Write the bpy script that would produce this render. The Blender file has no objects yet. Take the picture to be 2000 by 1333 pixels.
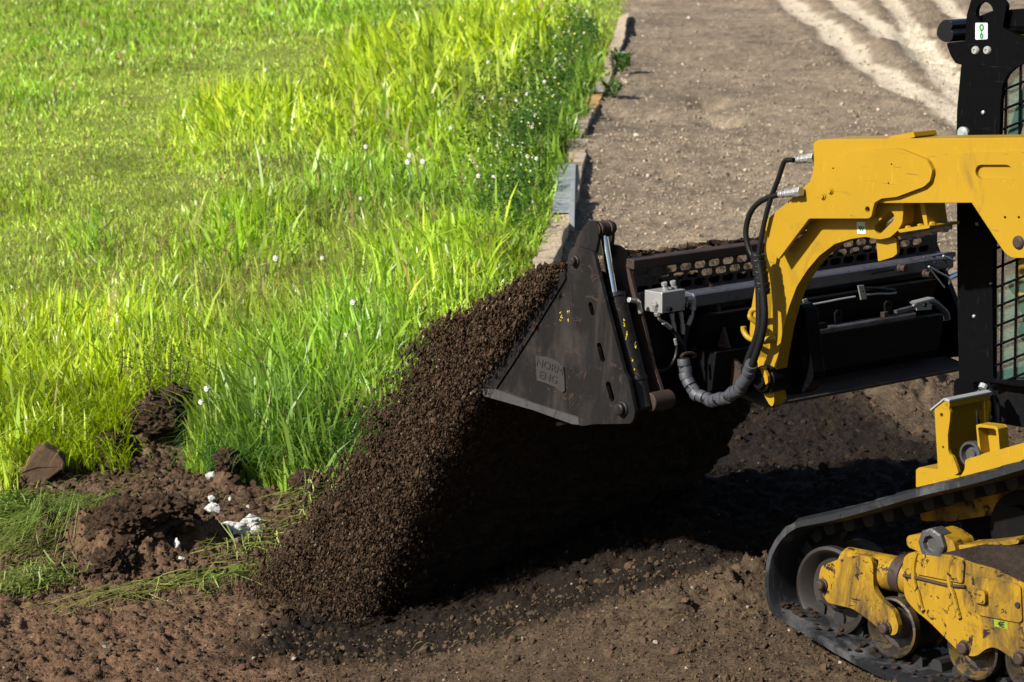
import bpy, bmesh, math, random
import numpy as np
from mathutils import Vector, Matrix, noise as mnoise
from mathutils.geometry import tessellate_polygon

S = bpy.context.scene
COL = S.collection
R = math.radians
rng = np.random.default_rng(7)
random.seed(7)

# ------------------------------------------------------------------ camera, sky, sun, exposure
FPX, HZN, CAMH = 6000.0, -350.0, 2.75          # focal length in photo pixels, horizon row, camera height
PITCH = math.atan((666.5 - HZN) / FPX)
cam = bpy.data.objects.new('camera', bpy.data.cameras.new('camera'))
COL.objects.link(cam)
cam.location = (0, 0, CAMH)
cam.rotation_euler = (math.pi / 2 - PITCH, 0, 0)
cam.data.lens = 36.0 * FPX / 2000.0
cam.data.sensor_width = 36.0
cam.data.clip_end = 2000
cam.data.dof.use_dof = True
cam.data.dof.focus_distance = 10.7
cam.data.dof.aperture_fstop = 10.0
S.camera = cam

SUN = Vector((-0.62, -0.51, 0.55)).normalized()
world = bpy.data.worlds.new('World')
S.world = world
world.use_nodes = True
wn = world.node_tree
wn.nodes.clear()
sky = wn.nodes.new('ShaderNodeTexSky')
sky.sky_type = 'NISHITA'
sky.sun_disc = False
sky.sun_elevation = math.asin(SUN.z)
sky.sun_rotation = math.atan2(SUN.x, SUN.y)
bg = wn.nodes.new('ShaderNodeBackground')
bg.inputs[1].default_value = 0.05
wo = wn.nodes.new('ShaderNodeOutputWorld')
wn.links.new(sky.outputs[0], bg.inputs[0])
wn.links.new(bg.outputs[0], wo.inputs[0])
sl = bpy.data.lights.new('sun', 'SUN')
sl.energy = 4.8
sl.angle = R(1.6)
sl.color = (1.0, 0.95, 0.87)
so = bpy.data.objects.new('sun', sl)
COL.objects.link(so)
so.rotation_euler = SUN.to_track_quat('Z', 'Y').to_euler()
S.view_settings.view_transform = 'Standard'
S.view_settings.look = 'None'
S.view_settings.gamma = 1.0
S.view_settings.use_curve_mapping = False
S.view_settings.exposure = 1.15

# ------------------------------------------------------------------ from photo pixels to places
cF = np.array([0, math.cos(PITCH), -math.sin(PITCH)])
cU = np.array([0, math.sin(PITCH), math.cos(PITCH)])
cR = np.array([1.0, 0, 0])
C0 = np.array([0, 0, CAMH])


def ray(px, py):
    return cF + cR * (px - 1000) / FPX - cU * (py - 666.5) / FPX


def _ss(a, b, x):
    t = min(1.0, max(0.0, (x - a) / (b - a)))
    return t * t * (3 - 2 * t)


def basez(x, y):
    """the broad shape of the ground: it falls away in front of the bucket, to the left"""
    if isinstance(x, np.ndarray):
        a = np.clip((0.75 - x) / 1.35, 0, 1); b = np.clip((17.5 - y) / 5.0, 0, 1)
        return -0.29 * a * a * (3 - 2 * a) * b * b * (3 - 2 * b)
    return -0.29 * _ss(0, 1, (0.75 - x) / 1.35) * _ss(0, 1, (17.5 - y) / 5.0)


def gnd(px, py, z=0.0):
    d = ray(px, py)
    zz = 0.0
    for _ in range(12):
        P = C0 + d * ((z + zz - CAMH) / d[2])
        zz = 0.5 * zz + 0.5 * basez(float(P[0]), float(P[1]))
    return P


def proj(P):
    Q = np.asarray(P) - C0
    z = Q @ cF
    return 1000 + FPX * (Q @ cR) / z, 666.5 - FPX * (Q @ cU) / z


AM = R(47)
FU = np.array([-math.cos(AM), math.sin(AM), 0])     # machine forward
LV = np.array([math.sin(AM), math.cos(AM), 0])      # across the machine, away from the camera
ORG = gnd(1760, 1345)


def mv(px, py, v):
    """the point seen at a pixel, on the machine's upright plane v -> (u, w)"""
    d = ray(px, py)
    p0 = ORG + LV * v
    t = ((p0 - C0) @ LV) / (d @ LV)
    P = C0 + d * t
    return float((P - ORG) @ FU), float(P[2])


def mu(px, py, u):
    """the same on the crosswise plane u -> (v, w)"""
    d = ray(px, py)
    p0 = ORG + FU * u
    t = ((p0 - C0) @ FU) / (d @ FU)
    P = C0 + d * t
    return float((P - ORG) @ LV), float(P[2])


def world_of(u, v, w):
    return ORG + FU * u + LV * v + np.array([0, 0, w])


# ------------------------------------------------------------------ numpy noise
def _hash(ix, iy, s):
    n = (ix.astype(np.int64) * 374761393 + iy.astype(np.int64) * 668265263 + s * 1442695041) & 0x7fffffff
    n = (n ^ (n >> 13)) * 1274126177 & 0x7fffffff
    return ((n ^ (n >> 16)) & 0xffff) / 65535.0


def vnoise(x, y, s=0):
    ix, iy = np.floor(x), np.floor(y)
    fx, fy = x - ix, y - iy
    fx = fx * fx * (3 - 2 * fx); fy = fy * fy * (3 - 2 * fy)
    a = _hash(ix, iy, s); b = _hash(ix + 1, iy, s); c = _hash(ix, iy + 1, s); d = _hash(ix + 1, iy + 1, s)
    return a + (b - a) * fx + (c - a) * fy + (a - b - c + d) * fx * fy


def fbm(x, y, o=4, s=0, g=0.5):
    t, a, n = 0, 1.0, 0
    for k in range(o):
        t = t + a * vnoise(x * 2 ** k + 17.3 * k, y * 2 ** k - 9.1 * k, s + k)
        n += a; a *= g
    return t / n


def sstep(a, b, x):
    t = np.clip((x - a) / (b - a), 0, 1)
    return t * t * (3 - 2 * t)


def in_poly(x, y, P):
    c = np.zeros(np.shape(x), bool)
    n = len(P)
    for i in range(n):
        x1, y1 = P[i]; x2, y2 = P[(i + 1) % n]
        if y1 == y2: continue
        c ^= ((y1 > y) != (y2 > y)) & (x < (x2 - x1) * (y - y1) / (y2 - y1) + x1)
    return c


def pl_dist(x, y, P):
    d = np.full(np.shape(x), 1e9)
    for (x1, y1), (x2, y2) in zip(P[:-1], P[1:]):
        dx, dy = x2 - x1, y2 - y1
        t = np.clip(((x - x1) * dx + (y - y1) * dy) / (dx * dx + dy * dy), 0, 1)
        d = np.minimum(d, np.hypot(x - x1 - t * dx, y - y1 - t * dy))
    return d


def G(pts):
    return [tuple(gnd(a, b)[:2]) for a, b in pts]


# ------------------------------------------------------------------ materials
def mat(name):
    m = bpy.data.materials.new(name)
    m.use_nodes = True
    nt = m.node_tree
    return m, nt, nt.nodes['Principled BSDF']


def nd(nt, t, **k):
    n = nt.nodes.new(t)
    for a, b in k.items():
        if a in ('x',): continue
        setattr(n, a, b)
    return n


def tex(nt, scale, detail=4, rough=0.6, vec=None, kind='N', dist=0.0):
    if kind == 'N':
        n = nd(nt, 'ShaderNodeTexNoise')
        n.inputs['Detail'].default_value = detail
        n.inputs['Roughness'].default_value = rough
        n.inputs['Distortion'].default_value = dist
    else:
        n = nd(nt, 'ShaderNodeTexVoronoi')
    n.inputs['Scale'].default_value = scale
    if vec: nt.links.new(vec, n.inputs['Vector'])
    return n


def coords(nt, sc=(1, 1, 1), kind='Object'):
    tc = nd(nt, 'ShaderNodeTexCoord')
    mp = nd(nt, 'ShaderNodeMapping')
    mp.inputs['Scale'].default_value = sc
    nt.links.new(tc.outputs[kind], mp.inputs[0])
    return mp.outputs[0]


def ramp(nt, src, a, b, c0=(0, 0, 0, 1), c1=(1, 1, 1, 1)):
    r = nd(nt, 'ShaderNodeValToRGB')
    r.color_ramp.elements[0].position = a; r.color_ramp.elements[1].position = b
    r.color_ramp.elements[0].color = c0; r.color_ramp.elements[1].color = c1
    nt.links.new(src, r.inputs[0])
    return r.outputs[0]


def mixc(nt, fac, a, b, mode='MIX'):
    m = nd(nt, 'ShaderNodeMix', data_type='RGBA', blend_type=mode)
    for s, i in ((a, 6), (b, 7)):
        if isinstance(s, tuple): m.inputs[i].default_value = (*s[:3], 1)
        else: nt.links.new(s, m.inputs[i])
    if isinstance(fac, (int, float)): m.inputs[0].default_value = fac
    else: nt.links.new(fac, m.inputs[0])
    return m.outputs[2]


def bump(nt, bs, src, dist, strength=1.0):
    b = nd(nt, 'ShaderNodeBump')
    b.inputs['Distance'].default_value = dist
    b.inputs['Strength'].default_value = strength
    nt.links.new(src, b.inputs['Height'])
    nt.links.new(b.outputs[0], bs.inputs['Normal'])
    return b


def painted(name, base, chip, chip_amt, grime, grime_amt, rough=0.38, metal_chip=0.3, var=0.12, scale=1.0):
    """painted steel: colour drift, chips down to rust, grime in streaks"""
    m, nt, bs = mat(name)
    v = coords(nt)
    big = tex(nt, 3 * scale, 3, 0.5, v)
    col = mixc(nt, big.outputs[0], tuple(c * (1 - var) for c in base), tuple(c * (1 + var) for c in base))
    fine = tex(nt, 60 * scale, 8, 0.75, v)
    gm = tex(nt, 7 * scale, 8, 0.7, coords(nt, (1, 1, 0.35)), dist=0.6)
    gf = ramp(nt, gm.outputs[0], 0.62 - grime_amt, 0.80 - grime_amt)
    col = mixc(nt, gf, col, grime)
    ch = tex(nt, 22 * scale, 9, 0.72, v, dist=0.8)
    cm = ramp(nt, ch.outputs[0], 0.74 - chip_amt, 0.755 - chip_amt)
    col = mixc(nt, cm, col, chip)
    sc = tex(nt, 26, 3, 0.5, coords(nt, (6, 6, 0.5)), dist=1.2)
    col = mixc(nt, ramp(nt, sc.outputs[0], 0.66, 0.70, (0, 0, 0, 1), (.45, .45, .45, 1)), col, tuple(min(1, c * 1.6 + .012) for c in base))
    s2 = tex(nt, 19, 3, 0.5, coords(nt, (0.5, 5, 7)), dist=1.6)
    col = mixc(nt, ramp(nt, s2.outputs[0], 0.68, 0.71, (0, 0, 0, 1), (.5, .5, .5, 1)), col, tuple(c * .5 + .01 for c in grime))
    nt.links.new(col, bs.inputs['Base Color'])
    rr = nd(nt, 'ShaderNodeMapRange')
    rr.inputs['To Min'].default_value = rough - 0.08; rr.inputs['To Max'].default_value = rough + 0.22
    nt.links.new(fine.outputs[0], rr.inputs[0])
    nt.links.new(rr.outputs[0], bs.inputs['Roughness'])
    ad = nd(nt, 'ShaderNodeMath', operation='SUBTRACT')
    ml = nd(nt, 'ShaderNodeMath', operation='MULTIPLY')
    ml.inputs[1].default_value = 0.15
    nt.links.new(fine.outputs[0], ml.inputs[0])
    nt.links.new(ml.outputs[0], ad.inputs[0]); nt.links.new(cm, ad.inputs[1])
    bump(nt, bs, ad.outputs[0], 0.0012, 0.6)
    return m


M = {}
M['yellow'] = painted('yellow_paint', (0.25, 0.146, 0.0025), (0.03, 0.02, 0.012), 0.035, (0.13, 0.078, 0.012), 0.05, 0.42, var=.16)
M['yellow_worn'] = painted('worn_yellow_paint', (0.225, 0.128, 0.004), (0.012, 0.007, 0.005), 0.165, (0.035, 0.021, 0.010), 0.155, 0.55)
M['black_steel'] = painted('worn_black_steel', (0.0065, 0.006, 0.006), (0.028, 0.016, 0.011), 0.15, (0.026, 0.021, 0.019), 0.135, 0.42, scale=0.8)
M['black_paint'] = painted('black_paint', (0.0025, 0.0025, 0.003), (0.012, 0.012, 0.012), -0.05, (0.004, 0.004, 0.005), 0.0, 0.22)
M['dark_steel'] = painted('dark_machine_steel', (0.004, 0.004, 0.0045), (0.016, 0.010, 0.008), 0.10, (0.008, 0.006, 0.005), 0.08, 0.4)
M['rail_steel'] = painted('bare_steel_rail', (0.085, 0.085, 0.10), (0.05, 0.028, 0.02), 0.15, (0.04, 0.032, 0.03), 0.12, 0.38)
M['rail_steel'].node_tree.nodes['Principled BSDF'].inputs['Metallic'].default_value = 0.5
M['rust'] = painted('rusty_steel', (0.030, 0.017, 0.012), (0.010, 0.008, 0.007), 0.15, (0.015, 0.011, 0.009), 0.1, 0.6)
M['zinc'] = painted('zinc_plated_steel', (0.30, 0.30, 0.29), (0.10, 0.095, 0.08), 0.08, (0.15, 0.14, 0.125), 0.05, 0.35)
M['zinc'].node_tree.nodes['Principled BSDF'].inputs['Metallic'].default_value = 0.55
M['galv'] = painted('galvanised_steel', (0.24, 0.26, 0.25), (0.13, 0.12, 0.10), 0.05, (0.17, 0.17, 0.17), 0.08, 0.5)
M['galv'].node_tree.nodes['Principled BSDF'].inputs['Metallic'].default_value = 0.25
M['hose'] = painted('black_hose_rubber', (0.005, 0.005, 0.0055), (0.02, 0.018, 0.015), 0.08, (0.012, 0.011, 0.010), 0.05, 0.42)
M['wrap'] = painted('grey_spiral_wrap', (0.036, 0.038, 0.046), (0.03, 0.027, 0.025), 0.08, (0.06, 0.055, 0.055), 0.06, 0.5)
M['rubber'] = painted('dusty_track_rubber', (0.009, 0.0095, 0.011), (0.0035, 0.0035, 0.004), 0.12, (0.065, 0.064, 0.066), 0.12, 0.5)
M['nut'] = painted('scuffed_nut_steel', (0.035, 0.035, 0.037), (0.12, 0.12, 0.12), 0.12, (0.02, 0.015, 0.012), 0.1, 0.45)
for k_, s_ in (('black_paint', .05), ('black_steel', .2), ('dark_steel', .08), ('hose', .2), ('rubber', .2), ('rust', .3), ('yellow', .35), ('yellow_worn', .25)):
    M[k_].node_tree.nodes['Principled BSDF'].inputs['Specular IOR Level'].default_value = s_
m, nt, bs = mat('chrome'); bs.inputs['Base Color'].default_value = (0.7, 0.72, 0.75, 1); bs.inputs['Metallic'].default_value = 1; bs.inputs['Roughness'].default_value = 0.12
M['chrome'] = m
m, nt, bs = mat('green_tinted_glass')
bs.inputs['Base Color'].default_value = (0.06, 0.13, 0.10, 1); bs.inputs['Roughness'].default_value = 0.03; bs.inputs['Alpha'].default_value = 0.3
M['glass'] = m


def flat(name, c, rough=0.5, metal=0.0):
    m, nt, bs = mat(name)
    n = tex(nt, 90, 4, 0.6, coords(nt))
    nt.links.new(mixc(nt, n.outputs[0], tuple(x * 0.75 for x in c), tuple(x * 1.2 for x in c)), bs.inputs['Base Color'])
    bs.inputs['Roughness'].default_value = rough; bs.inputs['Metallic'].default_value = metal
    return m


M['white'] = flat('white_sticker', (0.42, 0.46, 0.40), 0.4)
M['washer'] = flat('plastic_washer', (0.22, 0.22, 0.21), 0.4)
M['visor'] = flat('glossy_black_visor', (0.006, 0.007, 0.009), 0.16)
M['lug'] = flat('dark_rubber_lug', (0.0035, 0.0035, 0.004), 0.7)
M['green_ink'] = flat('green_ink', (0.01, 0.14, 0.05), 0.5)
M['lime'] = flat('lime_sticker', (0.14, 0.20, 0.008), 0.5)
M['black_ink'] = flat('black_ink', (0.008, 0.008, 0.008), 0.6)
M['chip_yellow'] = flat('yellow_paint_marks', (0.36, 0.28, 0.01), 0.6)
M['badge'] = painted('cast_badge_steel', (0.021, 0.018, 0.017), (0.014, 0.010, 0.008), 0.1, (0.035, 0.03, 0.027), 0.08, 0.4)
M['soft_dirt'] = flat('packed_dirt', (0.030, 0.022, 0.017), 0.95)
M['stalk'] = flat('dandelion_stalk', (0.08, 0.13, 0.03), 0.7)


def wood(name, c):
    m, nt, bs = mat(name)
    v = coords(nt, (1.2, 14, 14))
    g = tex(nt, 6, 6, 0.65, v, dist=0.5)
    n = tex(nt, 4, 4, 0.6, coords(nt))
    col = mixc(nt, ramp(nt, g.outputs[0], 0.3, 0.7), tuple(x * 0.62 for x in c), tuple(x * 1.15 for x in c))
    col = mixc(nt, ramp(nt, n.outputs[0], 0.55, 0.75), col, (0.09, 0.07, 0.05))
    nt.links.new(col, bs.inputs['Base Color']); bs.inputs['Roughness'].default_value = 0.85
    bump(nt, bs, g.outputs[0], 0.004, 0.7)
    return m


M['wood_grey'] = wood('weathered_timber', (0.34, 0.265, 0.18))
M['wood_fresh'] = wood('fresh_orange_timber', (0.38, 0.22, 0.07))


def soil_mat(name, use_attr, a=(0.03, 0.02, 0.014), b=(0.055, 0.038, 0.027), bs_scale=1.0, dist=0.012):
    m, nt, bs = mat(name)
    v = coords(nt)
    n1 = tex(nt, 35 * bs_scale, 8, 0.75, v)
    n2 = tex(nt, 150 * bs_scale, 5, 0.7, v)
    vo = tex(nt, 55 * bs_scale, vec=v, kind='V')
    if use_attr:
        at = nd(nt, 'ShaderNodeAttribute'); at.attribute_name = 'soil'
        col = mixc(nt, ramp(nt, n1.outputs[0], 0.3, 0.7, (0.62, 0.60, 0.58, 1), (1.35, 1.36, 1.38, 1)), (0, 0, 0), (1, 1, 1))
        mm = nd(nt, 'ShaderNodeMix', data_type='RGBA', blend_type='MULTIPLY')
        mm.inputs[0].default_value = 1.0
        nt.links.new(at.outputs['Color'], mm.inputs[6])
        nt.links.new(ramp(nt, n1.outputs[0], 0.32, 0.68, (0.55, 0.54, 0.52, 1), (1.4, 1.4, 1.4, 1)), mm.inputs[7])
        col = mm.outputs[2]
        sp = tex(nt, 95, 2, 0.5, v)
        cell = tex(nt, 62, vec=v, kind='V')
        sel = ramp(nt, cell.outputs['Color'], 0.86, 0.9)
        near = ramp(nt, cell.outputs['Distance'], 0.28, 0.34, (1, 1, 1, 1), (0, 0, 0, 1))
        k = nd(nt, 'ShaderNodeMath', operation='MULTIPLY')
        nt.links.new(sel, k.inputs[0]); nt.links.new(near, k.inputs[1])
        k2 = nd(nt, 'ShaderNodeMath', operation='MULTIPLY'); nt.links.new(k.outputs[0], k2.inputs[0])
        at2 = nd(nt, 'ShaderNodeAttribute'); at2.attribute_name = 'grit'
        nt.links.new(at2.outputs['Fac'], k2.inputs[1])
        col = mixc(nt, k2.outputs[0], col, (0.26, 0.23, 0.19))
    else:
        col = mixc(nt, ramp(nt, n1.outputs[0], 0.35, 0.7), a, b)
    nt.links.new(col, bs.inputs['Base Color'])
    bs.inputs['Roughness'].default_value = 0.95
    bs.inputs['Specular IOR Level'].default_value = 0.15
    ad = nd(nt, 'ShaderNodeMath', operation='ADD'); nt.links.new(n1.outputs[0], ad.inputs[0])
    m2 = nd(nt, 'ShaderNodeMath', operation='MULTIPLY'); m2.inputs[1].default_value = 0.35
    nt.links.new(n2.outputs[0], m2.inputs[0]); nt.links.new(m2.outputs[0], ad.inputs[1])
    ad2 = nd(nt, 'ShaderNodeMath', operation='SUBTRACT'); nt.links.new(ad.outputs[0], ad2.inputs[0])
    m3 = nd(nt, 'ShaderNodeMath', operation='MULTIPLY'); m3.inputs[1].default_value = 0.5
    nt.links.new(vo.outputs['Distance'], m3.inputs[0]); nt.links.new(m3.outputs[0], ad2.inputs[1])
    bump(nt, bs, ad2.outputs[0], dist, 1.0)
    return m


M['ground'] = soil_mat('ground_soil', True, dist=0.022)
M['soil'] = soil_mat('fresh_dark_soil', False, (0.013, 0.008, 0.005), (0.042, 0.027, 0.017), 1.0, 0.01)
M['clod'] = soil_mat('turned_turf_soil', False, (0.020, 0.012, 0.007), (0.078, 0.046, 0.027), 1.0, 0.02)
M['dirtcap'] = soil_mat('caked_dirt', False, (0.012, 0.009, 0.007), (0.032, 0.023, 0.017), .7, .01)
M['load'] = soil_mat('load_soil', False, (0.04, 0.028, 0.018), (0.11, 0.08, 0.052), 1.0, 0.012)
M['rock'] = soil_mat('brown_rock', False, (0.045, 0.028, 0.017), (0.085, 0.053, 0.033), 0.5, 0.004)


def attr_mat(name, attr, rough=0.8, trans=0.0, spec=0.3):
    m, nt, bs = mat(name)
    at = nd(nt, 'ShaderNodeAttribute'); at.attribute_name = attr
    nt.links.new(at.outputs['Color'], bs.inputs['Base Color'])
    bs.inputs['Roughness'].default_value = rough
    bs.inputs['Specular IOR Level'].default_value = spec
    if trans > 0:
        tr = nd(nt, 'ShaderNodeBsdfTranslucent')
        hs = nd(nt, 'ShaderNodeHueSaturation'); hs.inputs['Value'].default_value = 1.5; hs.inputs['Saturation'].default_value = 1.1
        nt.links.new(at.outputs['Color'], hs.inputs['Color'])
        nt.links.new(hs.outputs[0], tr.inputs[0])
        mx = nd(nt, 'ShaderNodeMixShader'); mx.inputs[0].default_value = trans
        nt.links.new(bs.outputs[0], mx.inputs[1]); nt.links.new(tr.outputs[0], mx.inputs[2])
        out = nt.nodes['Material Output']
        nt.links.new(mx.outputs[0], out.inputs[0])
    return m


M['blade'] = attr_mat('grass_blades', 'tone', 0.38, 0.42, 0.45)
M['grain'] = attr_mat('loose_soil_grains', 'tone', 0.95, 0, 0.1)
M['pebble'] = attr_mat('pebbles', 'tone', 0.8, 0, 0.3)
M['white_stone'] = None
m, nt, bs = mat('chalky_white_stone')
n = tex(nt, 30, 8, 0.7, coords(nt))
nt.links.new(ramp(nt, n.outputs[0], 0.35, 0.62, (0.22, 0.20, 0.17, 1), (0.50, 0.51, 0.50, 1)), bs.inputs['Base Color'])
bs.inputs['Roughness'].default_value = 0.9
bump(nt, bs, n.outputs[0], 0.01, 0.9)
M['white_stone'] = m
m, nt, bs = mat('dandelion_fluff')
bs.inputs['Base Color'].default_value = (0.50, 0.50, 0.44, 1); bs.inputs['Roughness'].default_value = 1
M['fluff'] = m

# ------------------------------------------------------------------ mesh helpers


def link(name, me, material=None, parent=None):
    o = bpy.data.objects.new(name, me)
    COL.objects.link(o)
    if material is not None and me is not None and not me.materials: me.materials.append(material)
    if parent is not None: o.parent = parent
    return o


def np_mesh(name, V, F, material, tone=None, attr='tone', smooth=False, extra=None):
    """one mesh object from numpy triangles or quads"""
    me = bpy.data.meshes.new(name)
    V = np.ascontiguousarray(V, np.float32); F = np.ascontiguousarray(F, np.int32)
    k = F.shape[1]
    me.vertices.add(len(V)); me.vertices.foreach_set('co', V.ravel())
    me.loops.add(F.size); me.loops.foreach_set('vertex_index', F.ravel())
    me.polygons.add(len(F))
    me.polygons.foreach_set('loop_start', np.arange(0, F.size, k, dtype=np.int32))
    me.polygons.foreach_set('loop_total', np.full(len(F), k, np.int32))
    me.polygons.foreach_set('use_smooth', np.full(len(F), smooth, bool))
    me.update(calc_edges=True)
    if tone is not None:
        a = me.color_attributes.new(attr, 'FLOAT_COLOR', 'POINT')
        c = np.ones((len(V), 4), np.float32); c[:, :3] = tone
        a.data.foreach_set('color', c.ravel())
    if extra is not None:
        for nm, arr in extra.items():
            a = me.attributes.new(nm, 'FLOAT', 'POINT')
            a.data.foreach_set('value', np.ascontiguousarray(arr, np.float32))
    me.validate()
    return link(name, me, material)


def top(o, label, cat, group=None, kind=None):
    o['label'] = label; o['category'] = cat
    if group: o['group'] = group
    if kind: o['kind'] = kind
    return o


def bm_obj(name, bm, material, parent=None, smooth=False, bev=0.0, label=None):
    bmesh.ops.recalc_face_normals(bm, faces=bm.faces)
    me = bpy.data.meshes.new(name)
    bm.to_mesh(me); bm.free()
    if smooth:
        me.polygons.foreach_set('use_smooth', np.ones(len(me.polygons), bool))
        try: me.set_sharp_from_angle(angle=R(38))
        except Exception: pass
    o = link(name, me, material, parent)
    if bev > 0:
        md = o.modifiers.new('edge', 'BEVEL')
        md.width = bev; md.segments = 2; md.limit_method = 'ANGLE'; md.angle_limit = R(35)
        md.harden_normals = False
    if label: o['label'] = label
    return o


def L(u, v, w):
    return Vector((u, -v, w))


def add_prism(bm, outline, v0, v1, holes=(), axis='v', tr=None):
    """outline and holes are (a, b) lists on an upright plane, extruded across it from v0 to v1"""
    def P(a, b, c):
        p = L(a, c, b) if axis == 'v' else (L(c, a, b) if axis == 'u' else L(a, b, c))
        return tr @ p if tr is not None else p
    loops = [list(outline)] + [list(h) for h in holes]
    flatpts = [p for l in loops for p in l]
    tris = tessellate_polygon([[Vector((a, b, 0)) for a, b in l] for l in loops])
    A = [bm.verts.new(P(a, b, v0)) for a, b in flatpts]
    B = [bm.verts.new(P(a, b, v1)) for a, b in flatpts]
    for t in tris:
        try:
            bm.faces.new([A[i] for i in t]); bm.faces.new([B[i] for i in reversed(t)])
        except ValueError: pass
    k = 0
    for l in loops:
        n = len(l)
        for i in range(n):
            j = (i + 1) % n
            try: bm.faces.new([A[k + i], A[k + j], B[k + j], B[k + i]])
            except ValueError: pass
        k += n
    return bm


def soften(pts, r=0.012, n=4, closed=True):
    """round the corners of an outline"""
    out = []
    N = len(pts)
    for i in range(N):
        p0, p1, p2 = Vector(pts[i - 1]), Vector(pts[i]), Vector(pts[(i + 1) % N])
        a, b = p0 - p1, p2 - p1
        ra = min(r, a.length * 0.42); rb = min(r, b.length * 0.42)
        if a.length < 1e-6 or b.length < 1e-6: continue
        A = p1 + a.normalized() * ra; B = p1 + b.normalized() * rb
        for k in range(n + 1):
            t = k / n
            q = A * (1 - t) ** 2 + p1 * 2 * t * (1 - t) + B * t * t
            out.append((q.x, q.y))
    return out


def PX(pts, v):
    return [mv(a, b, v) for a, b in pts]


def circ(c, r, n=20, ry=None):
    ry = r if ry is None else ry
    return [(c[0] + r * math.cos(2 * math.pi * k / n), c[1] + ry * math.sin(2 * math.pi * k / n)) for k in range(n)]


def slot(a, b, r, n=7):
    """a rounded slot between two centres"""
    a, b = Vector(a), Vector(b)
    d = (b - a).normalized(); ang = math.atan2(d.y, d.x)
    out = []
    for c, s in ((b, -math.pi / 2), (a, math.pi / 2)):
        for k in range(n):
            t = ang + s + math.pi * k / (n - 1)
            out.append((c.x + r * math.cos(t), c.y + r * math.sin(t)))
    return out


def add_cyl(bm, p0, p1, r, n=20, r2=None, caps=True):
    p0, p1 = Vector(p0), Vector(p1)
    r2 = r if r2 is None else r2
    d = (p1 - p0).normalized()
    q = d.to_track_quat('Z', 'Y')
    rings = []
    for p, rr in ((p0, r), (p1, r2)):
        rings.append([bm.verts.new(p + q @ Vector((rr * math.cos(2 * math.pi * k / n), rr * math.sin(2 * math.pi * k / n), 0))) for k in range(n)])
    for k in range(n):
        bm.faces.new([rings[0][k], rings[0][(k + 1) % n], rings[1][(k + 1) % n], rings[1][k]])
    if caps:
        bm.faces.new(rings[0][::-1]); bm.faces.new(rings[1])


def add_lathe(bm, p0, axis, prof, n=32):
    """prof = (distance along axis, radius)"""
    p0 = Vector(p0); d = Vector(axis).normalized(); q = d.to_track_quat('Z', 'Y')
    rings = []
    for s, r in prof:
        rings.append([bm.verts.new(p0 + d * s + q @ Vector((r * math.cos(2 * math.pi * k / n), r * math.sin(2 * math.pi * k / n), 0))) for k in range(n)])
    for a, b in zip(rings[:-1], rings[1:]):
        for k in range(n):
            bm.faces.new([a[k], a[(k + 1) % n], b[(k + 1) % n], b[k]])
    bm.faces.new(rings[0][::-1]); bm.faces.new(rings[-1])


def catmull(P, sub=6):
    P = [Vector(p) for p in P]
    out = []
    for i in range(len(P) - 1):
        a = P[max(i - 1, 0)]; b = P[i]; c = P[i + 1]; d = P[min(i + 2, len(P) - 1)]
        for k in range(sub):
            t = k / sub
            out.append(0.5 * ((2 * b) + (c - a) * t + (2 * a - 5 * b + 4 * c - d) * t * t + (3 * b - a - 3 * c + d) * t ** 3))
    out.append(P[-1])
    return out


def add_tube(bm, P, r, n=10, sub=6, rfun=None):
    P = catmull(P, sub)
    prev = None
    nrm = None
    first = None
    for i, p in enumerate(P):
        d = (P[min(i + 1, len(P) - 1)] - P[max(i - 1, 0)]).normalized()
        if nrm is None:
            nrm = d.orthogonal().normalized()
        nrm = (nrm - d * nrm.dot(d)).normalized()
        bi = d.cross(nrm)
        rr = r if rfun is None else rfun(i / (len(P) - 1))
        ring = [bm.verts.new(p + (nrm * math.cos(2 * math.pi * k / n) + bi * math.sin(2 * math.pi * k / n)) * rr) for k in range(n)]
        if prev:
            for k in range(n):
                bm.faces.new([prev[k], prev[(k + 1) % n], ring[(k + 1) % n], ring[k]])
        else: first = ring
        prev = ring
    bm.faces.new(first[::-1]); bm.faces.new(prev)
    return P


def add_box(bm, u0, u1, v0, v1, w0, w1):
    add_prism(bm, [(u0, w0), (u1, w0), (u1, w1), (u0, w1)], v0, v1)


def hexbolt(bm, u, w, v, r, h=0.014, n=6):
    add_cyl(bm, L(u, v, w), L(u, v - h, w), r, n)
    add_cyl(bm, L(u, v, w), L(u, v - 0.004, w), r * 1.45, 18)


def prism_part(name, pxs, v, th, material, parent, r=0.01, bev=0.003, holes=(), label=None, smooth=False):
    bm = bmesh.new()
    o = PX(pxs, v)
    if r: o = soften(o, r, 3)
    add_prism(bm, o, v, v + th, holes)
    return bm_obj(name, bm, material, parent, bev=bev, label=label, smooth=smooth)


# ------------------------------------------------------------------ the ground
DIRT_PX = [(-900, 1010), (-200, 1000), (0, 985), (60, 945), (110, 915), (165, 915), (185, 875), (250, 822), (340, 800), (405, 828), (385, 870), (350, 915),
           (430, 940), (560, 968), (650, 962), (720, 890), (790, 840), (860, 740), (920, 640), (1000, 570), (1058, 520), (1088, 420), (1100, 340),
           (1122, 275), (1150, 205), (1170, 165), (1190, 105), (1212, 40), (1228, -30), (1250, -120)]
DIRT = G(DIRT_PX) + [(10.0, 160.0), (160.0, 160.0), (160.0, -40.0), (-160.0, -40.0), (-160.0, gnd(-900, 1010)[1])]
EDGE = G([p for p in DIRT_PX])
FRESH_SHADE = G([(420, 1300), (560, 1200), (620, 1050), (760, 960), (900, 880), (1250, 770), (1450, 745), (1640, 770), (1760, 850), (1850, 880), (1900, 1000), (1850, 1130), (1480, 1120), (1250, 1165), (1000, 1240), (760, 1290)])  # fresh soil, widened so its dark colour stands in for shadow under bucket and arm
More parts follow.
